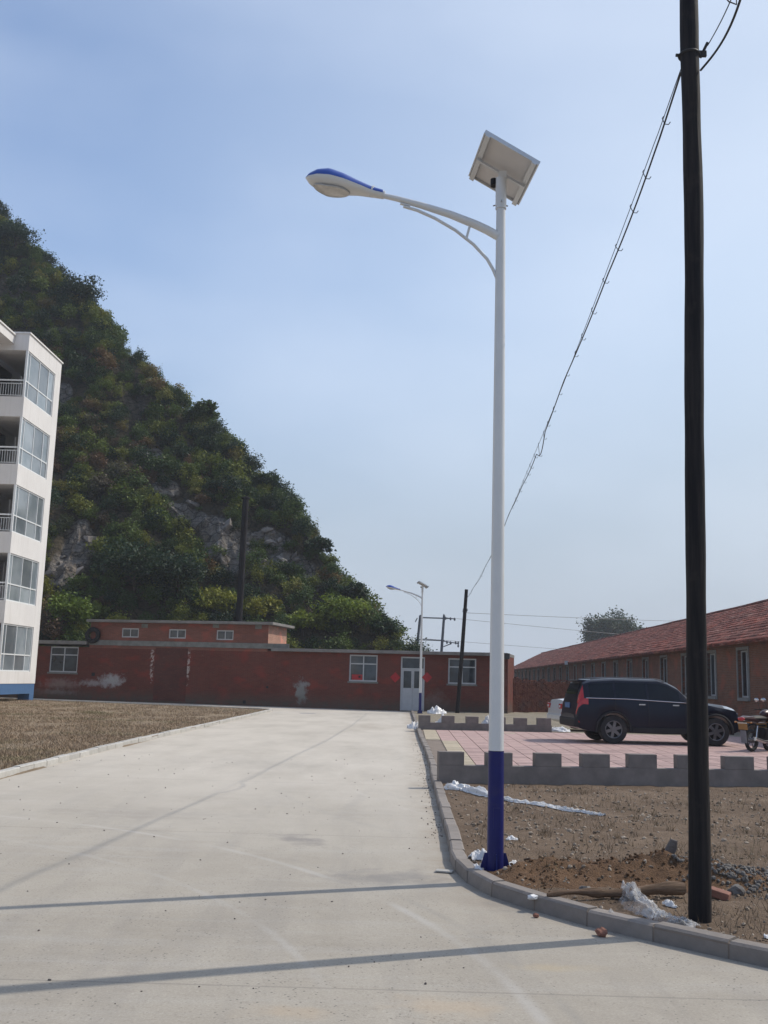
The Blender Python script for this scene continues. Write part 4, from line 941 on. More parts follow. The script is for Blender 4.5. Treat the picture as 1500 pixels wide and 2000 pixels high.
q.add([(-.3, OV, zE), (HL+.3, OV, zE), (HL+.3, -HW/2, zR), (-.3, -HW/2, zR), (HL+.3, -HW-OV, zE), (-.3, -HW-OV, zE),
       (-.3, OV, zE-.05), (HL+.3, OV, zE-.05), (HL+.3, -HW/2, zR-.05), (-.3, -HW/2, zR-.05), (HL+.3, -HW-OV, zE-.05), (-.3, -HW-OV, zE-.05)],
      [(0, 1, 2, 3), (3, 2, 4, 5), (6, 9, 8, 7), (9, 11, 10, 8), (0, 6, 7, 1), (5, 4, 10, 11), (0, 3, 9, 6), (3, 5, 11, 9), (1, 7, 8, 2), (2, 8, 10, 4)])
roof = q.build('roof', M['tile'], house)
TW, TL = .24, .33; nrow = int(sllen/TL); cs_, ss_ = math.cos(sl_), math.sin(sl_)
def tile_prof(n=5):
    return [(TW*i/(n-1), .012+.030*abs(math.sin(math.pi*(i/(n-1))))**1.0 if True else 0) for i in range(n)]
pr = tile_prof()
def tile_geo(q, x0, s0, jig):
    vs_ = []
    for (u, h) in pr:
        for (s, lift) in ((s0-.02, .045), (s0+TL, .012)):
            yy = OV-s*cs_; zz = zE+s*ss_; hh = h+lift+jig; vs_.append((x0+u, yy+hh*ss_*.0, zz+hh))
    n = len(pr); fs_ = [(2*i, 2*i+2, 2*i+3, 2*i+1) for i in range(n-1)]
    b = len(vs_)
    for (u, h) in pr: yy = OV-(s0-.02)*cs_; zz = zE+(s0-.02)*ss_; vs_.append((x0+u, yy, zz+.012+jig))
    fs_ += [(b+i, b+i+1, 2*i+2, 2*i) for i in range(n-1)]
    q.add(vs_, fs_)
rest = MB(); rest.keepn = True
for r_ in range(nrow):
    for cidx in range(int(HL/TW)):
        x0 = cidx*TW; jig = random.uniform(-.006, .010)+.02*nfield(x0, r_, .35, 8, 2)
        if x0 > 70 and r_ % 1 == 0 and cidx % 2: 
            pass
        tile_geo(rest, x0, r_*TL, jig)
o = rest.build('roof_tiles', M['tile'], house); tag(o, kind='stuff')
q = sm(); q.tube([(x, -HW/2, RZ+.02+.012*math.sin(x*.7)) for x in np.linspace(-.3, HL+.3, 60)], .10, 8); q.build('ridge_cap', M['tile'], house)
a_ = on_depth(1102, 1288, 80)
# eaves lamp bracket
hl_ = 61.0; q = MB(); q.box((hl_, .55, HZ-.18), (.25, .25, .3)); q.box((hl_, .3, HZ-.1), (.05, .5, .05)); q.build('eaves_bracket', M['frame_grey'], house)

# ---- ragged brick wall at the yard's far side
def ragged():
    a, b = on_ground(986, 1392, .06), on_ground(1106, 1385, .06); a = Vector((a.x, 53.5, .06)); b = Vector((14.2, 58.5, .06))
    t = empty('rough_brick_wall', a, math.atan2(b.y-a.y, b.x-a.x), 'rough dark brick yard wall with broken top beside the long house', 'wall'); Lw = (b-a).length
    rs = random.Random(4); q = MB(); fine = MB(); row = 0; z = 0
    for row in range(30):
        off = .125*(row % 2); z = row*.066
        for k in range(int(Lw/.25)):
            x = k*.25+off; top = 1.72+.18*mnoise.noise(Vector((x*.5, 0, 3)))+ (.16 if x > Lw*.62 else 0)
            if z > top+rs.uniform(-.1, .05): continue
            dy = rs.uniform(-.02, .02)
            (fine).box((x+.12, .06+dy, z+.032), (.235, .12, .058), rz=rs.uniform(-.03, .03) if z < top-.15 else rs.uniform(-.3, .3))
    fine_o = fine.build('bricks', M['brick_wall2'], t); tag(fine_o, kind='stuff')
    q.bx(0, Lw, .03, .16, 0, 1.55); q.build('mortar_core', M['brick_wall2'], t)
g = NG('brick_loose'); c = g.mix(g.rng(g.noise(4.5, 4, .7), .35, .65), (.085, .030, .024), (.19, .075, .050)); c = g.mix(g.rng(g.noise(1.2, 5), .5, .7, 0, .6), c, (.07, .05, .045)); g.bump(g.noise(30, 3), .3, .01)
M['brick_wall2'] = g.done(c, .9, 0, .2)
ragged()

# ================================================================== CRENELLATED LOW WALLS
def cren(p0, p1, z0, h, hc, spans, thick, name, label, L_):
    t = empty(name, (p0.x, p0.y, z0), math.atan2(p1.y-p0.y, p1.x-p0.x), label, 'low wall', 'crenellated low walls of the court')
    q = MB(); q.bx(0, L_, 0, thick, -.1, hc); q.build('wall_base', M['wallc'], t, bevel=.008)
    for a, b in spans:
        q = MB(); q.bx(a, b, .001, thick-.001, hc-.001, h+random.uniform(-.008, .008)); q.build('merlon', M['wallc'], t, bevel=.008)
    return t
g1a, g1b = on_ground(857, 1529, .08), on_ground(1450, 1537, .08)
sp1 = [(.0, .38), (.72, 1.12), (1.47, 1.88), (2.20, 2.64), (2.94, 3.39), (3.72, 4.18), (4.49, 4.97)]
x = 5.26
while x < 16: sp1.append((x, x+.46)); x += .77
cren(g1a, g1b, .06, .475, .275, sp1, .16, 'crenellated_wall', 'near grey crenellated low wall at the front of the paved court, behind the lamp', sp1[-1][1])
g2a, g2b = on_ground(818, 1424, .08), on_ground(1076, 1430, .08)
sp2 = [(.0, .36), (.73, 1.12), (1.49, 1.88), (2.24, 2.74), (3.02, 3.43), (3.76, 4.2)]
cren(g2a, g2b, .06, .44, .23, sp2, .18, 'crenellated_wall', 'far grey crenellated low wall at the back of the court, running behind the white sedan', 4.22)
# ================================================================== CARS
M['navy'] = plain('suv_navy_paint', (.006, .008, .020), .32, var=.15, scale=2, bump=0, spec=.22, coat=.12)
M['silver'] = plain('sedan_silver_paint', (.55, .56, .58), .3, var=.05, bump=0, coat=.6)
M['cladding'] = plain('dark_cladding', (.014, .014, .016), .8, var=.15, bump=.1)
M['carglass'] = plain('car_glass', (.006, .009, .014), .06, var=.2, bump=0, spec=.25)
M['rubber'] = plain('tyre_rubber', (.020, .020, .021), .85, var=.3, dirt=((.10, .085, .07), .4))
M['alloy'] = plain('alloy_rim', (.16, .16, .165), .35, .7, var=.1, bump=0)
M['redlamp'] = plain('red_lamp', (.40, .010, .014), .2, var=.2, scale=18, bump=0, coat=.5)
M['chrome'] = plain('chrome', (.5, .51, .53), .22, .9, var=.03, bump=0)
M['headlamp'] = plain('headlamp_glass', (.35, .38, .42), .08, var=.3, scale=15, bump=0)
M['clearlamp'] = plain('clear_lamp', (.7, .7, .72), .2, var=.1, bump=0)
def interp(tab, x): return float(np.interp(x, [p[0] for p in tab], [p[1] for p in tab]))
def wheel(parent, x, y, side, r=.37, wd_=.22, spokes=6):
    q = sm(); pf = [(r*.62, -wd_/2), (r*.93, -wd_/2), (r, -wd_/2+.035), (r, wd_/2-.035), (r*.93, wd_/2), (r*.62, wd_/2)]
    P = [[(x+rr*math.cos(a), y+o_*side, r+rr*math.sin(a)) for (rr, o_) in pf] for a in np.linspace(0, 2*math.pi, 33)[:-1]]
    q.grid(P, 32, 6, True); w_ = q.build('wheel', M['rubber'], parent)
    q = sm(); P = [[(x+rr*math.cos(a), y+o_*side, r+rr*math.sin(a)) for rr, o_ in ((r*.66, wd_/2-.004), (r*.60, wd_/2-.02), (r*.56, wd_/2-.09), (.03, wd_/2-.095))] for a in np.linspace(0, 2*math.pi, 33)[:-1]]
    q.grid(P, 32, 4, True)
    q.build('rim_well', M['cladding'], w_)
    q = MB()
    for k in range(spokes):
        a = 2*math.pi*k/spokes+.3; ca, sa = math.cos(a), math.sin(a); Mx = Matrix(((ca, 0, -sa), (0, 1, 0), (sa, 0, ca)))
        q.box((x+ca*r*.33, y+side*(wd_/2-.035), r+sa*r*.33), (r*.56, .03, .075), M=Mx)
    q.tube([(x, y+side*(wd_/2-.07), r), (x, y+side*(wd_/2-.01), r)], .055, 12)
    q.tube([(x+r*.6*math.cos(a), y+side*(wd_/2-.012), r+r*.6*math.sin(a)) for a in np.linspace(0, 2*math.pi, 25)], .016, 6, caps=False)
    q.build('rim', M['alloy'], w_)
def car(loc, rz, S, label, cat, name, paint):
    t = empty(name, loc, rz, label, cat); wr, wx, hw = S['wr'], S['wx'], S['hw']; x0, x1 = S['top'][0][0], S['top'][-1][0]
    xs = sorted(set(list(np.linspace(x0, x1, 80))+[p[0] for p in S['top']]+[w_+wr*1.18*math.cos(a) for w_ in wx for a in np.linspace(0, math.pi, 17)]))
    def bottom(x):
        z = interp(S['bot'], x)
        for w_ in wx:
            d = (wr*1.17)**2-(x-w_)**2
            if d > 0: z = max(z, wr+math.sqrt(d)-.0)
        return z
    def sec(x):
        zt, zb, be, b = interp(S['top'], x), bottom(x), interp(S['belt'], x), interp(S['wid'], x)*hw
        be = min(be, zt-.05); rf = interp(S['roofw'], x)*hw; zb = min(zb, be-.04)
        tuck = .05
        return [(0, zb), (b-tuck, zb), (b-.01, zb+(be-zb)*.25), (b+.005, zb+(be-zb)*.62), (b-.035, be), (rf+.03, zt-.055 if zt-be > .12 else be+(zt-be)*.5), (rf-.08, zt), (rf*.5, zt+.018), (0, zt+.022)]
    S['sec'] = sec
    P = []
    for x in xs:
        h = sec(x); P.append([(x, y, z) for y, z in h]+[(x, -y, z) for y, z in h[-2::-1]])
    q = sm(); n = len(P[0]); q.grid(P, len(xs), n); q.add(P[0], [tuple(range(n-1))]); q.add(P[-1], [tuple(range(n-1))]); body = q.build('body', paint, t)
    def side_patch(xa, xb, sa, sb, i0, i1, off, side, nx=14):
        """patch lying on the body between profile points i0 and i1, fractions sa..sb"""
        P_ = []
        for x in np.linspace(xa, xb, nx):
            h = sec(x); row = []
            for s_ in np.linspace(sa(x) if callable(sa) else sa, sb(x) if callable(sb) else sb, 4):
                y = h[i0][0]+(h[i1][0]-h[i0][0])*s_; z = h[i0][1]+(h[i1][1]-h[i0][1])*s_; row.append((x, (y+off)*side, z+off*.3))
            P_.append(row)
        q_ = sm(); q_.grid(P_, nx, 4); return q_
    S['patch'] = side_patch; S['body'] = body
    for w_ in wx:
        for sd in (-1, 1): wheel(t, w_, (hw-.125)*sd, sd, wr, S['ww'], S.get('sp', 6))
        q = MB(); q.tube([(w_, -hw+.3, wr), (w_, hw-.3, wr)], .05, 8); q.build('axle', M['cladding'], t)
    return t
rw = on_ground(1193, 1453, .08); fwp = on_ground(1397, 1458, .08)
SU = dict(wr=.365, ww=.24, wx=(-1.36, 1.36), hw=.89,
    top=[(-2.36, .72), (-2.33, .86), (-2.28, 1.12), (-2.24, 1.28), (-2.12, 1.56), (-1.92, 1.62), (-1.25, 1.67), (-.1, 1.665), (.15, 1.61), (.40, 1.48), (.68, 1.22), (.80, 1.13), (1.2, 1.09), (1.75, 1.03), (1.98, .95), (2.08, .80), (2.12, .62)],
    bot=[(-2.36, .44), (-2.2, .36), (-1.9, .30), (0, .27), (1.8, .30), (2.12, .42)],
    belt=[(-2.36, .60), (-2.29, 1.0), (-2.17, 1.14), (-1.0, 1.14), (.8, 1.07), (1.2, 1.04), (1.95, .90), (2.12, .55)],
    wid=[(-2.36, .84), (-2.29, .95), (-2.1, .99), (-1, 1), (1.2, 1), (1.7, .97), (2.0, .88), (2.12, .72)],
    roofw=[(-2.36, .80), (-2.25, .76), (-2.1, .74), (.2, .76), (.8, .84), (1.6, .82), (2.0, .74), (2.12, .66)])
hd = math.atan2(fwp.y-rw.y, fwp.x-rw.x)
cl = rw.lerp(fwp, .5); nrm_ = Vector((-math.sin(hd), math.cos(hd), 0)); cpos = cl+nrm_*(.89-.125+.12)+(fwp-rw).normalized()*.06
suv = car((cpos.x, cpos.y, .083), hd, SU, 'dark navy SUV parked on the paved court beyond the telegraph pole', 'SUV', 'parked_suv', M['navy'])
sec, pt = SU['sec'], SU['patch']
for sd in (-1, 1):
    for xa, xb in ((-1.98, -1.33), (-1.27, -.46), (-.40, .42)):
        f0 = .10; q = pt(xa, xb, f0, lambda x: .90 if x < .0 else .90-.12*max(0, x), 4, 5, .006, sd); q.build('side_window', M['carglass'], suv)
    q = sm(); q.tube([(x, sd*(sec(x)[4][0]+.004), sec(x)[4][1]+.012) for x in np.linspace(-2.08, .66, 20)], .011, 6); q.build('chrome_strip', M['chrome'], suv)
    q = sm(); q.tube([(x, sd*(sec(x)[6][0]+.03), sec(x)[6][1]+.035-.05*(abs(x+1.0)/1.15)**6) for x in np.linspace(-1.9, .08, 18)], .016, 6); q.build('roof_rail', M['alloy'], suv)
    q = pt(-2.29, -2.13, -.1, .98, 4, 5, .010, sd); q.build('tail_lamp', M['redlamp'], suv)
    q = pt(-2.33, -2.02, .50, 1.0, 3, 4, .012, sd); q.build('tail_lamp', M['redlamp'], suv)
    for xh in (-.60, .30):
        q = MB(); q.box((xh, sd*(sec(xh)[4][0]+.03), 1.02), (.17, .025, .035)); q.build('door_handle', M['chrome'], suv)
    for xh in (-1.30, -.43, .55):
        q = MB(); P_ = [(xh, sd*(sec(xh)[i][0]+.002), sec(xh)[i][1]) for i in (2, 3, 4)]; q.tube(P_, .006, 4); q.build('door_seam', M['cladding'], suv)
    q = MB(); q.box((0, sd*.90, .36), (1.75, .06, .14)); q.build('side_step', M['cladding'], suv, bevel=.02)
    for w_ in SU['wx']:
        q = sm(); q.tube([(w_+.445*math.cos(a), sd*.892, .365+.445*math.sin(a)) for a in np.linspace(-.15, math.pi+.15, 22)], .032, 6); q.build('wheel_arch_trim', M['cladding'], suv)
    q = sm(); q.blob((.62, sd*1.0, 1.20), (.075, .09, .075), 2, .05); q.build('mirror', M['chrome'] if sd < 0 else M['navy'], suv)
    q = pt(1.62, 1.99, .1, .9, 4, 6, .012, sd); q.build('headlamp', M['headlamp'], suv)
    q = MB(); q.box((-2.25, sd*.74, .56), (.05, .2, .07)); q.build('reflector', M['redlamp'], suv)
def top_patch(xa, xb, wfr, off, nx=10):
    P_ = []
    for x in np.linspace(xa, xb, nx):
        h = sec(x); P_.append([(x+off*.5, h[6][0]*wfr*u, interp([(0, h[8][1]), (1, h[6][1])], abs(u))+off) for u in np.linspace(-1, 1, 7)])
    q_ = sm(); q_.grid(P_, nx, 7); return q_
top_patch(.20, .72, .93, .008).build('windscreen', M['carglass'], suv)
P_ = []
for x in np.linspace(-2.135, -2.25, 5):
    h = sec(x); P_.append([(x-.012, h[6][0]*u*.95, h[6][1]+.0) for u in np.linspace(-1, 1, 5)])
q = sm(); q.grid(P_, 5, 5); q.build('rear_window', M['carglass'], suv)
q = MB(); q.box((-2.10, 0, 1.60), (.24, 1.1, .035)); q.build('spoiler', M['navy'], suv, bevel=.01)
q = MB(); q.box((-2.30, 0, .52), (.18, 1.66, .24)); q.build('rear_bumper', M['cladding'], suv, bevel=.05)
q = MB(); q.box((2.06, 0, .50), (.18, 1.50, .26)); q.build('front_bumper', M['navy'], suv, bevel=.05)
q = MB(); q.box((2.125, 0, .78), (.03, .9, .14)); q.build('grille', M['chrome'], suv, bevel=.01)
q = MB(); q.box((-2.36, 0, .95), (.02, .5, .14)); q.build('number_plate', M['plinth'], suv)
# silver sedan behind
SE = dict(wr=.30, ww=.19, wx=(-1.27, 1.27), hw=.84,
    top=[(-2.25, .60), (-2.22, .78), (-2.15, .97), (-1.75, 1.01), (-1.45, 1.06), (-1.0, 1.32), (-.5, 1.42), (.1, 1.42), (.5, 1.30), (1.0, 1.0), (1.3, .92), (2.0, .78), (2.15, .66), (2.2, .5)],
    bot=[(-2.25, .34), (-2, .24), (0, .18), (2, .2), (2.2, .3)], belt=[(-2.25, .55), (-2.1, .88), (-1.2, .95), (.9, .92), (1.3, .86), (2.2, .45)],
    wid=[(-2.25, .84), (-2.1, .95), (-1.6, 1), (1.5, 1), (2.0, .9), (2.2, .7)], roofw=[(-2.25, .78), (-1.6, .82), (-1, .66), (.5, .68), (1.1, .8), (2.2, .62)])
sb = on_ground(1090, 1427, .08); seh = R(8)
sedan = car((sb.x+2.25*math.cos(seh)-.0, sb.y+.75+2.2*math.sin(seh), .083), seh, SE, 'silver white sedan whose tail shows behind the rear of the navy SUV', 'car', 'parked_sedan', M['silver'])
for sd in (-1, 1):
    q = SE['patch'](-2.245, -2.02, .25, .95, 3, 4, .012, sd); tlp = q.build('tail_lamp', M['redlamp'], sedan)
    q = MB(); q.box((-2.23, sd*.62, .78), (.05, .28, .17)); q.build('tail_lamp', M['redlamp'], sedan, bevel=.02)
    q = MB(); q.box((-2.262, sd*.62, .775), (.01, .10, .07)); q.build('reversing_lamp', M['clearlamp'], tlp)
    for xa, xb in ((-1.1, -.3), (-.25, .55)): SE['patch'](xa, xb, .1, .9, 4, 5, .006, sd).build('side_window', M['carglass'], sedan)
q = MB(); q.box((-2.24, 0, .42), (.1, 1.45, .2)); q.build('rear_bumper', M['silver'], sedan, bevel=.04)
sec = SE['sec']; top_patch(-1.42, -1.02, .9, .008).build('rear_window', M['carglass'], sedan); top_patch(.5, .98, .9, .008).build('windscreen', M['carglass'], sedan)
# ---- motorcycle at the right edge
bk = on_ground(1478, 1469, .08)
M['bike_red'] = plain('bike_red', (.035, .005, .007), .35, bump=0, coat=.2); M['bike_blue'] = plain('bike_blue', (.012, .03, .10), .3, bump=0, coat=.5); M['plate_y'] = plain('plate_yellow', (.26, .14, .04), .5, var=.1, bump=0)
M['orange'] = plain('indicator_orange', (.40, .16, .03), .3, bump=0)
def motorcycle(loc, rz, label, tankm):
    t = empty('motorcycle', loc, rz, label, 'motorcycle'); r = .27
    for x in (0, 1.24):
        q = sm(); q.tube([(x+(r-.045)*math.cos(a), 0, r+(r-.045)*math.sin(a)) for a in np.linspace(0, 2*math.pi, 33)], .045, 8, caps=False); w_ = q.build('wheel', M['rubber'], t)
        q = MB(); q.tube([(x, -.06, r), (x, .06, r)], .06, 12)
        for k in range(5):
            a = k*1.2566; q.tube([(x, 0, r), (x+(r-.06)*math.cos(a), 0, r+(r-.06)*math.sin(a))], .012, 5)
        q.build('rim', M['alloy'], w_)
    q = sm(); q.tube([(-.30, 0, .30), (-.29, 0, .48), (-.20, 0, .60), (.0, 0, .66), (.2, 0, .62)], [.06, .07, .075, .075, .06], 8, sq=.35); q.build('rear_mudguard', M['black'], t)
    q = MB(); q.box((-.33, 0, .36), (.02, .15, .30), M=Matrix.Rotation(R(-8), 3, 'Y')); q.build('mud_flap', M['wire_grey'], t)
    q = MB(); q.box((-.35, 0, .60), (.012, .24, .15), M=Matrix.Rotation(R(-10), 3, 'Y')); q.build('number_plate', M['plate_y'], t)
    q = MB(); q.box((-.36, 0, .685), (.03, .26, .02)); q.build('plate_bracket', M['chrome'], t)
    q = sm(); q.tube([(-.42, 0, .80), (-.30, 0, .80), (.0, 0, .78), (.25, 0, .74)], [.05, .10, .12, .10], 10, sq=.6); q.build('tail_fairing', M['bike_red'], t)
    q = sm(); q.blob((-.41, 0, .78), (.05, .10, .05), 2, .03); q.build('tail_lamp', M['redlamp'], t)
    for s_ in (-1, 1):
        q = sm(); q.tube([(-.32, s_*.08, .70), (-.33, s_*.20, .70)], .012, 6); q.blob((-.33, s_*.21, .70), (.03, .03, .025), 2, .03); q.build('indicator', M['orange'], t)
        q = sm(); q.tube([(.95, s_*.10, .95), (.90, s_*.32, 1.0), (.80, s_*.38, 1.0)], .014, 6); q.build('handlebar', M['black'], t)
        q = sm(); q.tube([(.88, s_*.28, 1.0), (.86, s_*.34, 1.2)], .006, 5); mm_ = q.build('mirror_stalk', M['black'], t)
        q = sm(); q.blob((.85, s_*.36, 1.23), (.02, .075, .05), 2, .02); q.build('mirror', M['chrome'], mm_)
        q = sm(); q.tube([(1.24, s_*.09, .27), (1.0, s_*.09, .95)], .022, 8); q.build('fork', M['alloy'], t)
        q = sm(); q.tube([(.02, s_*.12, .30), (.08, s_*.13, .62)], .025, 8); q.build('shock_absorber', M['chrome'], t)
    q = sm(); q.blob((.28, 0, .80), (.42, .14, .07), 2, .03); q.build('seat', M['black'], t)
    q = sm(); q.blob((.70, 0, .88), (.24, .13, .13), 3, .04); q.build('fuel_tank', tankm, t)
    q = MB(); q.box((.58, 0, .42), (.36, .24, .30)); q.tube([(.68, 0, .5), (.80, 0, .70)], .09, 10); q.build('engine', M['iron'], t, bevel=.03)
    q = sm(); q.tube([(.82, -.12, .45), (.7, -.16, .25), (.3, -.17, .24), (-.15, -.19, .32)], [.02, .022, .04, .045], 10); q.build('exhaust', M['chrome'], t)
    q = MB(); q.tube([(1.0, 0, .9), (.62, 0, .62), (.25, 0, .62), (.0, 0, .30)], .025, 6); q.tube([(.9, 0, .8), (.6, 0, .3), (.3, 0, .3)], .02, 6); q.build('frame', M['black'], t)
    q = sm(); q.tube([(1.24+(r+.03)*math.cos(a), 0, r+(r+.03)*math.sin(a)) for a in np.linspace(.4, 2.6, 12)], .05, 8, sq=.3); q.build('front_mudguard', tankm, t)
    q = sm(); q.blob((1.08, 0, .92), (.10, .12, .12), 2, .02); q.build('headlamp', M['headlamp'], t)
    q = MB(); q.tube([(.45, .1, .3), (.40, .22, .02)], .012, 5); q.build('side_stand', M['black'], t)
    return t
motorcycle((bk.x-.10, bk.y+.05, .083), R(38), 'dark red motorcycle with yellow number plate at the right edge, tail towards the SUV', M['bike_red'])
motorcycle((bk.x+.55, bk.y+.75, .083), R(50), 'motorcycle with dark blue tank parked just right of the dark red motorcycle', M['bike_blue'])

# ================================================================== TREES ONE CAN TELL APART
t0 = on_depth(1196, 1300, 200); tree('broadleaf_tree', (t0.x, 200, 0), 16.1, 5.5, 5.2, 'round dark green tree rising behind the tiled roof of the long house', 'tree', M['leaf_dark'], nc=170, npc=170, size=.24, seed=5, trunk_r=.4, cz=10.9, sp=.15, inner=.2)
# on the hill
SPEC = [('hill_tree', 148, 585, 105, 62, 'large dark crowned tree standing out on the skyline above the white block', 'leaf_dark', 6), ('hill_tree', 30, 470, 90, 60, 'dark tree on the skyline at the left edge of the hill', 'leaf_dark', 7),
        ('hill_tree', 395, 790, 60, 50, 'sparse spiky tree poking up midway along the ridge line', 'leaf_hill', 8), ('hill_tree', 262, 1120, 150, 120, 'tall dark tree standing behind the left window of the upper workshop room', 'leaf_dark', 9),
        ('hill_tree', 345, 1130, 130, 110, 'dense dark tree behind the middle window of the upper workshop room', 'leaf_dark', 10), ('hill_bush', 420, 1185, 90, 80, 'bright yellow green bush left of the chimney above the workshop roof', 'leaf_yel', 11),
        ('hill_bush', 590, 1215, 80, 55, 'yellow green bush right of the workshop upper room', 'leaf_yel', 12), ('hill_bush', 665, 1200, 110, 90, 'wide bright green bush above the workshop roof near the left window', 'leaf_yel', 13),
        ('hill_bush', 135, 1210, 90, 90, 'olive green bush between the white block and the workshop upper room', 'leaf_yel', 14), ('hill_tree', 690, 1145, 45, 45, 'small dark tree on the skyline low down the right slope', 'leaf_dark', 15),
        ('hill_tree', 745, 1225, 55, 55, 'dark tree near the right foot of the hill beside the far street lamp', 'leaf_dark', 16), ('hill_tree', 520, 925, 50, 34, 'rounded tree on the skyline right of the chimney top', 'leaf_dark', 17),
        ('hill_bush', 510, 1190, 70, 60, 'pale green bush just right of the chimney foot', 'leaf_yel', 18), ('hill_tree', 620, 1060, 50, 40, 'small tree on the skyline above the grey rock face', 'leaf_dark', 19)]
for nm, px, py, w_, h_, lab, mt, sd in SPEC:
    b_ = hill_at(px, py+h_*.5); d = math.hypot(b_.x, b_.y); k = d/1950
    hh = h_*k*(1.25 if sd == 6 else 1.0); tree(nm, b_-Vector((0, 0, .3)), hh+.3, w_*k*.5, hh*.45, lab, 'tree' if 'tree' in nm else 'bush', M[mt], nc=60, npc=70, size=.12 if mt != 'leaf_yel' else .11, seed=sd, trunk_r=.12, cz=hh*.60, inner=.3)

# ================================================================== SMALL THINGS ON THE VERGE
def gz(x, y): return verge_h(x, y)[0]
M['rock'] = plain('rock_grey', (.17, .155, .14), .9, var=.3, scale=10, bump=.5, bs=30, rnd=.2)
M['rock_dark'] = plain('rock_dark', (.13, .11, .10), .9, var=.3, scale=10, bump=.5, bs=30, rnd=.2)
M['rock_red'] = plain('brick_piece', (.22, .10, .07), .9, var=.25, scale=12, bump=.4)
M['log'] = None
g = NG('log_bark'); n1 = g.noise(1, 6, .65, co=g.mapping((3, 26, 26))); c = g.mix(g.rng(n1, .35, .65), (.085, .055, .036), (.20, .135, .092)); g.bump(n1, .7, .02); M['log'] = g.done(c, .9, 0, .2)
def plast(name, a, col=(.82, .84, .87), tr=.45):
    g = NG(name); n_ = g.noise(9, 5, .6, dist=.8); g.bump(g.noise(16, 6, .65, dist=1.2), .8, .03)
    g.b.inputs['Alpha'].default_value = 1; g.l(g.rng(n_, .35, .65, a, min(1, a+.35)), g.b.inputs['Alpha']); return g.done(col, .25, 0, .6)
M['film'] = plast('clear_plastic_film', .10, (.80, .80, .80)); M['film_w'] = plast('white_plastic_film', .9, (.80, .79, .78)); M['foam'] = plain('white_foam', (.66, .66, .67), .7, var=.08)
# log
P0 = Vector((1.20, 7.22, 0)); P1 = Vector((2.20, 7.47, 0)); q = sm(); pts = []
lg = empty('log', (P0.x, P0.y, .09), math.atan2(P1.y-P0.y, P1.x-P0.x), 'thick peeled wooden branch lying on the soil beside the kerb bend', 'log'); Ln = (P1-P0).length
pts = [(t*Ln, .02*math.sin(t*5), .028+.02*t+.012*math.sin(t*9)) for t in np.linspace(0, 1, 22)]
b0 = len(q.v); q.tube(pts, [(.015+.027*t+.003*math.sin(t*23)+(.006 if .30 < t < .40 else 0)+(.004 if t > .85 else 0)) for t in np.linspace(0, 1, 22)], 16)
for i in range(b0, len(q.v)): p_ = Vector(q.v[i]); q.v[i] = tuple(p_+Vector((0, p_.y, p_.z-.04)).normalized()*.006*mnoise.noise(p_*Vector((14, 60, 60)) if False else Vector((p_.x*14, p_.y*55, p_.z*55))))
q.build('wood', M['log'], lg)
q = sm(); q.tube([(Ln*.62, .01, .07), (Ln*.66, .03, .10)], [.016, .01], 7); q.build('knot_stub', M['log'], lg)
def rock(px, py, r, label, mat='rock', amp=.3, name='stone', flat=.6, n=2, seed=0):
    p_ = on_ground(px, py, .09); z = gz(p_.x, p_.y); q = MB(); q.blob((0, 0, 0), (r, r*.8, r*flat), n, amp, 1.9, seed); o = q.build(name, M[mat], loc=(p_.x, p_.y, z+r*flat*.55)); o.rotation_euler = (0, 0, seed*1.3)
    return tag(o, label, 'stone' if name == 'stone' else name.replace('_', ' '))
rock(1142, 1742, .055, 'rounded grey stone resting against the middle of the branch', seed=1)
rock(1109, 1742, .024, 'small pale stone left of the rounded grey stone by the branch', 'foam', seed=2)
rock(1041, 1753, .045, 'whitish stone lying on the kerb edge left of the branch', 'foam', .25, flat=.4, seed=3)
rock(1192, 1824-3, .04, 'brown clod lying on the road where the pole shadow meets the kerb', 'rock_red', .35, 'clod', .7, seed=4).location = (1.44, 6.62, .025)
rock(1045, 1791, .022, 'small brown clod on the road below the kerb bend', 'rock_red', .3, 'clod', .7, seed=5).location = (1.10, 7.08, .015)
rock(1370, 1700, .03, 'pale stone in the gravel just left of the black pole', seed=6); rock(1440, 1742, .06, 'lumpy grey stone in the gravel right of the black pole', seed=7, amp=.4)
rock(1150, 1800, .02, 'tiny stone', seed=8) and None
bpy.data.objects.remove(bpy.data.objects['stone.005'] if 'stone.005' in bpy.data.objects else bpy.context.scene.objects[-1], do_unlink=True)
# upright shard, slate piece, brick
p_ = on_ground(1300, 1712, .09); z = gz(p_.x, p_.y); q = MB(); q.add([(-.075, 0, -.02), (.05, 0, -.02), (.10, .01, .06), (.105, .01, .125), (.055, .01, .14), (.01, 0, .06), (-.075, .05, -.02), (.05, .06, -.02), (.10, .05, .06), (.105, .045, .125), (.055, .045, .14), (.01, .05, .06)], [(0, 1, 2, 3, 4, 5), (11, 10, 9, 8, 7, 6)]+[(i, i+6, (i+1) % 6+6, (i+1) % 6) for i in range(6)])
tag(q.build('stone_shard', M['rock_dark'], loc=(p_.x, p_.y, z), bevel=.008), 'dark leaning slab of stone sticking out of the dug soil left of the pole', 'stone')
p_ = on_ground(1206, 1690, .09); q = MB(); q.blob((0, 0, 0), (.085, .03, .016), 2, .3, 2, 4); tag(q.build('slate_piece', M['rock_dark'], loc=(p_.x, p_.y, gz(p_.x, p_.y)+.015)), 'flat dark slate flake lying behind the soil heap', 'stone')
p_ = on_ground(1403, 1750, .09); q = MB(); q.box((0, 0, .035), (.16, .11, .055), rz=-.5, M=Matrix.Rotation(-.5, 3, 'Z') @ Matrix.Rotation(.2, 3, 'Y')); tag(q.build('brick', M['rock_red'], loc=(p_.x, p_.y, gz(p_.x, p_.y)), bevel=.008), 'broken red brick half buried just right of the black pole foot', 'brick')
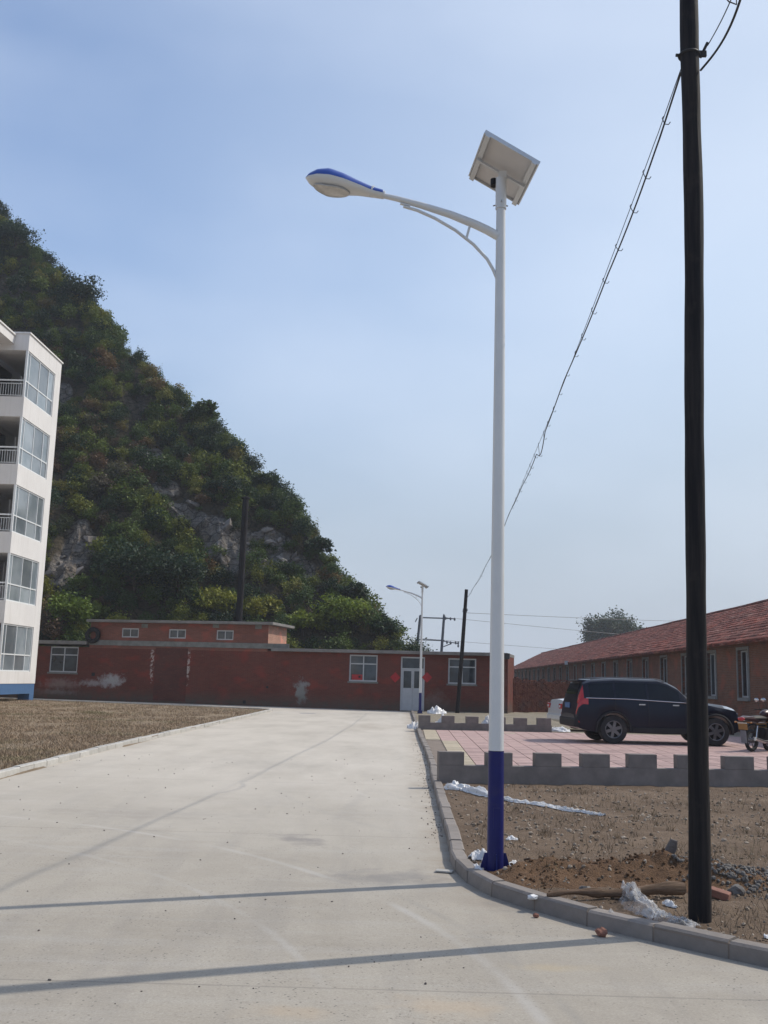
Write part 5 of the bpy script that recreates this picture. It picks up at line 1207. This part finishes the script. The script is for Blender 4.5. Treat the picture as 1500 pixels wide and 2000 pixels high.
for k, (px, py, ln, an, lab) in enumerate(((1024, 1706, .10, -.9, 'short bent stick on the soil right of the lamp foot'), (1247, 1706, .07, -1.3, 'pale splinter of wood standing in the dug soil'), (1262, 1702, .07, -.5, 'pale wood chip right of the upright splinter'))):
    p_ = on_ground(px, py, .09); z = gz(p_.x, p_.y); q = sm(); d = Vector((math.cos(an), math.sin(an), .0)); q.tube([Vector((0, 0, .03)), d*ln*.5+Vector((.01, 0, .045)), d*ln+Vector((0, 0, .005))], [.009, .012, .008], 7)
    tag(q.build('wood_scrap', M['log'], loc=(p_.x, p_.y, z)), lab, 'stick')
# plastic pieces: crumpled sheets
def crumple(outline, zf, label, mat, name='plastic_bag', nz_=.05, res=26, seed=0, fr=9):
    """a crumpled film over an outline of ground points (spine with widths)"""
    P_ = []; n = len(outline)
    for i in range(res*2):
        t = i/(res*2-1)*(n-1); k = min(n-2, int(t)); f = t-k; a, b = outline[k], outline[k+1]
        cx, cy, w_, h_ = [a[j]+(b[j]-a[j])*f for j in range(4)]; k2 = min(n-2, k); dx, dy = outline[k2+1][0]-outline[k2][0], outline[k2+1][1]-outline[k2][1]; l_ = math.hypot(dx, dy); nx_, ny_ = -dy/l_, dx/l_
        row = []
        for j in range(res):
            s_ = j/(res-1)*2-1; an = mnoise.noise(Vector((i*.21*fr/9, s_*3, seed)))
            an2 = mnoise.noise(Vector((i*.5, s_*7, seed+5))); x = cx+nx_*w_*s_*(1+.35*an); y = cy+ny_*w_*s_*(1+.35*an)
            z = zf(x, y)+.006+h_*max(0, 1-s_*s_)*(1+.9*an)+abs(an2)*nz_*.35*(.3+max(0, 1-s_*s_))
            row.append((x, y, z))
        P_.append(row)
    q = MB(); q.grid(P_, res*2, res); o = q.build(name, M[mat]); o.data.polygons.foreach_set('use_smooth', [True]*len(o.data.polygons))
    ctr = Vector(outline[n//2][:2]).to_3d(); o.data.transform(Matrix.Translation(-ctr)); o.location = ctr
    return tag(o, label, 'plastic film' if name != 'plastic_bag' else 'plastic bag')
crumple([(1.80, 7.52, .02, .02), (1.79, 7.40, .06, .09), (1.78, 7.15, .09, .10), (1.80, 6.92, .09, .07), (1.86, 6.75, .07, .05)], gz, 'crumpled clear plastic bag peaked against the branch left of the black pole', 'film', seed=1)
crumple([(1.80, 6.95, .03, .02), (1.88, 6.80, .07, .03), (1.96, 6.66, .075, .025), (2.03, 6.56, .05, .012)], gz, 'flat tail of clear plastic film lying between the peaked bag and the black pole', 'film', 'plastic_film', seed=2)
crumple([(1.52, 6.86, .015, .01), (1.55, 6.84, .03, .04), (1.585, 6.82, .012, .01)], gz, 'small crumpled clear bag standing on the kerb back edge', 'film', seed=3, res=14)
zfl = lambda x, y: gz(x, y)
crumple([(.98, 14.45, .05, .03), (1.08, 14.2, .11, .07), (1.25, 14.15, .10, .06), (1.40, 13.85, .10, .06), (1.62, 13.25, .06, .02), (1.95, 12.75, .05, .015), (2.25, 12.35, .045, .015), (2.45, 12.05, .035, .012), (2.62, 11.8, .02, .01)], zfl, 'long twisted strip of white plastic film lying across the bare soil behind the lamp', 'film_w', 'plastic_strip', seed=4, nz_=.12, res=30)
crumple([(.80, 8.72, .03, .03), (.87, 8.78, .06, .05), (.95, 8.74, .06, .05), (1.05, 8.62, .05, .03)], gz, 'crumpled white plastic wrap heaped behind the blue lamp base', 'foam', 'plastic_wrap', seed=5, nz_=.1, res=20)
crumple([(1.03, 8.52, .03, .02), (1.18, 8.56, .035, .02), (1.34, 8.52, .012, .006)], gz, 'thin white wrap trailing right from the blue lamp base', 'film_w', 'plastic_wrap', seed=6, res=16)
crumple([(.80, 8.50, .015, .012), (.82, 8.28, .03, .03), (.84, 8.12, .02, .01)], gz, 'bluish white wrap tucked at the left side of the blue lamp base', 'foam', 'plastic_wrap', seed=7, res=14)
crumple([(1.24, 9.85, .012, .01), (1.30, 9.88, .04, .03), (1.36, 9.86, .012, .008)], gz, 'small white plastic scrap on bare soil right of the lamp', 'foam', 'plastic_scrap', seed=8, res=12)
crumple([(2.06, 7.10, .012, .01), (2.02, 7.16, .03, .03), (1.99, 7.2, .01, .01)], gz, 'small white scrap beside the left of the black pole foot', 'foam', 'plastic_scrap', seed=9, res=12)
crumple([(2.36, 6.35, .01, .008), (2.42, 6.36, .025, .014), (2.47, 6.36, .01, .005)], gz, 'small pale scrap on the soil near the right edge of the photo', 'foam', 'plastic_scrap', seed=12, res=10)
wp = on_ground(1086, 1429, .085); crumple([(wp.x-.45, wp.y+.1, .05, .02), (wp.x-.1, wp.y+.05, .16, .08), (wp.x+.2, wp.y, .2, .10), (wp.x+.45, wp.y, .06, .02)], lambda x, y: .085, 'white plastic sheet lying on the court below the silver sedan', 'foam', 'plastic_sheet', seed=10, nz_=.2, res=20)
for k, (px, py, lab) in enumerate(((864, 1404, 'white bag behind the second gap of the far low wall'), (952, 1408, 'white bag behind the third gap of the far low wall, beside the lamp pole'), (813, 1407, 'white litter at the left end of the far low wall'))):
    wp = on_ground(px, py+14, .07); wy = 32.4 if k < 2 else 31.9; xx = on_depth(px, py, wy).x
    crumple([(xx-.28, wy, .05, .06), (xx, wy+.05, .16, .34 if k < 2 else .15), (xx+.26, wy, .05, .05)], lambda x, y: .066, lab, 'foam', 'litter_bag', seed=20+k, nz_=.3, res=14)
wp = on_ground(851, 1394, .07); crumple([(wp.x-.4, wp.y, .05, .06), (wp.x, wp.y, .3, .25), (wp.x+.5, wp.y, .06, .06)], lambda x, y: .066, 'pale rubbish heap by the foot of the slim leaning pole', 'film_w', 'rubbish_heap', seed=25, nz_=.3, res=14)
# paper scrap on the road by the kerb
p_ = on_ground(868, 1704); q = MB(); q.box((0, 0, .012), (.14, .085, .012), rz=-.2); tag(q.build('cardboard_scrap', M['kerb_light'], loc=(p_.x, p_.y, 0)), 'pale flat board scrap on the road touching the kerb beside the lamp', 'board')
# loose clods, pebbles and chips: stuff
def pebbles():
    rs = random.Random(3); q = MB(); q2 = MB()
    base_ = bmesh.new(); bmesh.ops.create_icosphere(base_, subdivisions=1, radius=1); bv = [v.co.copy() for v in base_.verts]; bf = [tuple(v.index for v in f.verts) for f in base_.faces]; base_.free()
    def add(qq, x, y, r, z):
        R_ = Matrix.Rotation(rs.random()*6, 3, 'Z') @ Matrix.Rotation(rs.random()*6, 3, 'X'); s_ = Vector((r*rs.uniform(.7, 1.3), r*rs.uniform(.6, 1.1), r*rs.uniform(.4, .8)))
        qq.add([R_ @ Vector((v.x*s_.x*rs.uniform(.75, 1.2), v.y*s_.y, v.z*s_.z))+Vector((x, y, z)) for v in bv], bf)
    n = 0
    while n < 2800:
        y = rs.uniform(5.6, 15.1); x = rs.uniform(.8, min(8, .42*y+.6)); 
        if side_dist(np.array([[x]]), np.array([[y]]))[0, 0] < .16: continue
        r = rs.choice([.006, .008, .010, .010, .014, .02])*(1 if y < 10 else 1.3); add(q, x, y, r, gz(x, y)+r*.2); n += 1
    for k in range(520):   # clods on the dug soil
        cx, cy, rx, ry, hh = rs.choice(MOUND); x, y = rs.gauss(cx, rx*.6), rs.gauss(cy, ry*.7)
        if side_dist(np.array([[x]]), np.array([[y]]))[0, 0] < .17: continue
        r = rs.uniform(.005, .018); add(q2, x, y, r, gz(x, y)+r*.25)
    gq = MB()
    for k in range(700):   # gravel strip right of the pole
        x, y = rs.gauss(2.85, .35), rs.gauss(8.05, .22)
        if x < 2.3 or rs.random() > 1: continue
        r = rs.uniform(.008, .026); add(gq, x, y, r, gz(x, y)+r*.3)
    tag(q.build('pebbles', M['rock_soil']), kind='stuff'); tag(q2.build('soil_clods', M['dug']), kind='stuff'); tag(gq.build('gravel', M['rock']), kind='stuff')
    rq = MB()
    for k in range(150):
        y = rs.uniform(5, 20); x = rs.uniform(-.4*y, .6); r = rs.uniform(.003, .008)*(1+y/25); add(rq, x, y, r, r*.3)
    for k in range(260):   # crumbs along the right kerb foot
        y = rs.uniform(6.7, 26); x = kerb_x(y)-abs(rs.gauss(0, .1))-.02 if y > 10 else None
        if x is None: continue
        r = rs.uniform(.004, .012); add(rq, x, y, r, r*.3)
    tag(rq.build('road_grit', M['rock_dark']), kind='stuff')
g = NG('pebble_mix').world(); c = g.mix(g.rng(g.noise(9, 2, .5), .4, .6), (.12, .09, .065), (.40, .33, .26)); M['rock_soil'] = g.done(c, .9, 0, .2)
pebbles()
# dry grass: short tufts on the lawn and sparse weeds on the verge
def mk_dry(name, a, b):
    g = NG(name).world(); c = g.mix(g.rng(g.noise(3.1, 4, .7), .3, .7), a, b); c = g.mix(g.rng(g.noise(.35, 4, .6), .52, .68, 0, .6), c, (.13, .15, .06)); return g.done(c, .9, 0, .1)
M['dry'] = mk_dry('dry_grass', (.245, .180, .120), (.40, .305, .215)); M['weed'] = mk_dry('dry_weed', (.15, .11, .075), (.24, .18, .115))
def blades(n, place, hmin, hmax, w_, name, mat, lean=.5, seed=1):
    rs = np.random.default_rng(seed); V = []; F = []
    k = 0
    for (x, y, z) in place:
        h = rs.uniform(hmin, hmax); a = rs.uniform(0, 6.28); dx, dy = math.cos(a)*w_, math.sin(a)*w_; lx, ly = rs.normal(0, lean*h), rs.normal(0, lean*h)
        V += [(x-dx, y-dy, z-.01), (x+dx, y+dy, z-.01), (x+lx+dx*.2, y+ly+dy*.2, z+h)]; F.append((k, k+1, k+2)); k += 3
    me = bpy.data.meshes.new(name); me.from_pydata(V, [], F); me.materials.append(mat); me.update(); o = bpy.data.objects.new(name, me); COL.objects.link(o); return tag(o, kind='stuff')
rs = random.Random(9); pl = []
while len(pl) < 90000:
    y = 11+42*rs.random()**1.5; x = rs.uniform(-min(22, .42*y+1), -4.9)
    if lawn_inside(x, y) < .02: continue
    if mnoise.noise(Vector((x*.9, y*.5, 2))) < rs.uniform(-.6, .25): continue
    pl.append((x, y, .045))
blades(0, pl, .02, .075, .012, 'dry_grass', M['dry'], .7)
pl = []
while len(pl) < 2600:
    y = rs.uniform(6, 15.1); x = rs.uniform(.9, .45*y+.4)
    if side_dist(np.array([[x]]), np.array([[y]]))[0, 0] < .15 or mnoise.noise(Vector((x*1.6, y*1.1, 7))) < rs.uniform(-.1, .5): continue
    pl.append((x, y, gz(x, y)))
for k in range(60):
    x0, y0 = rs.uniform(1.0, 5), rs.uniform(8.8, 15)
    for j in range(16): x, y = rs.gauss(x0, .025), rs.gauss(y0, .025); pl.append((x, y, gz(x, y)))
blades(0, pl, .02, .11, .0035, 'verge_weeds', M['weed'], .5, 2)

# ================================================================== AIR
HAZE = 0.0005
if HAZE:
    q = MB(); q.bx(-910, 1110, -610, 1410, -1.2, 72); o = q.build('haze', None); o.data.materials.clear()
    hm = bpy.data.materials.new('haze'); hm.use_nodes = True; hn = hm.node_tree; hn.nodes.clear(); pv = hn.nodes.new('ShaderNodeVolumePrincipled'); pv.inputs['Density'].default_value = HAZE; pv.inputs['Color'].default_value = (.82, .88, .98, 1); pv.inputs['Anisotropy'].default_value = .3
    ho = hn.nodes.new('ShaderNodeOutputMaterial'); hn.links.new(pv.outputs[0], ho.inputs['Volume']); o.data.materials.append(hm); tag(o, kind='stuff')
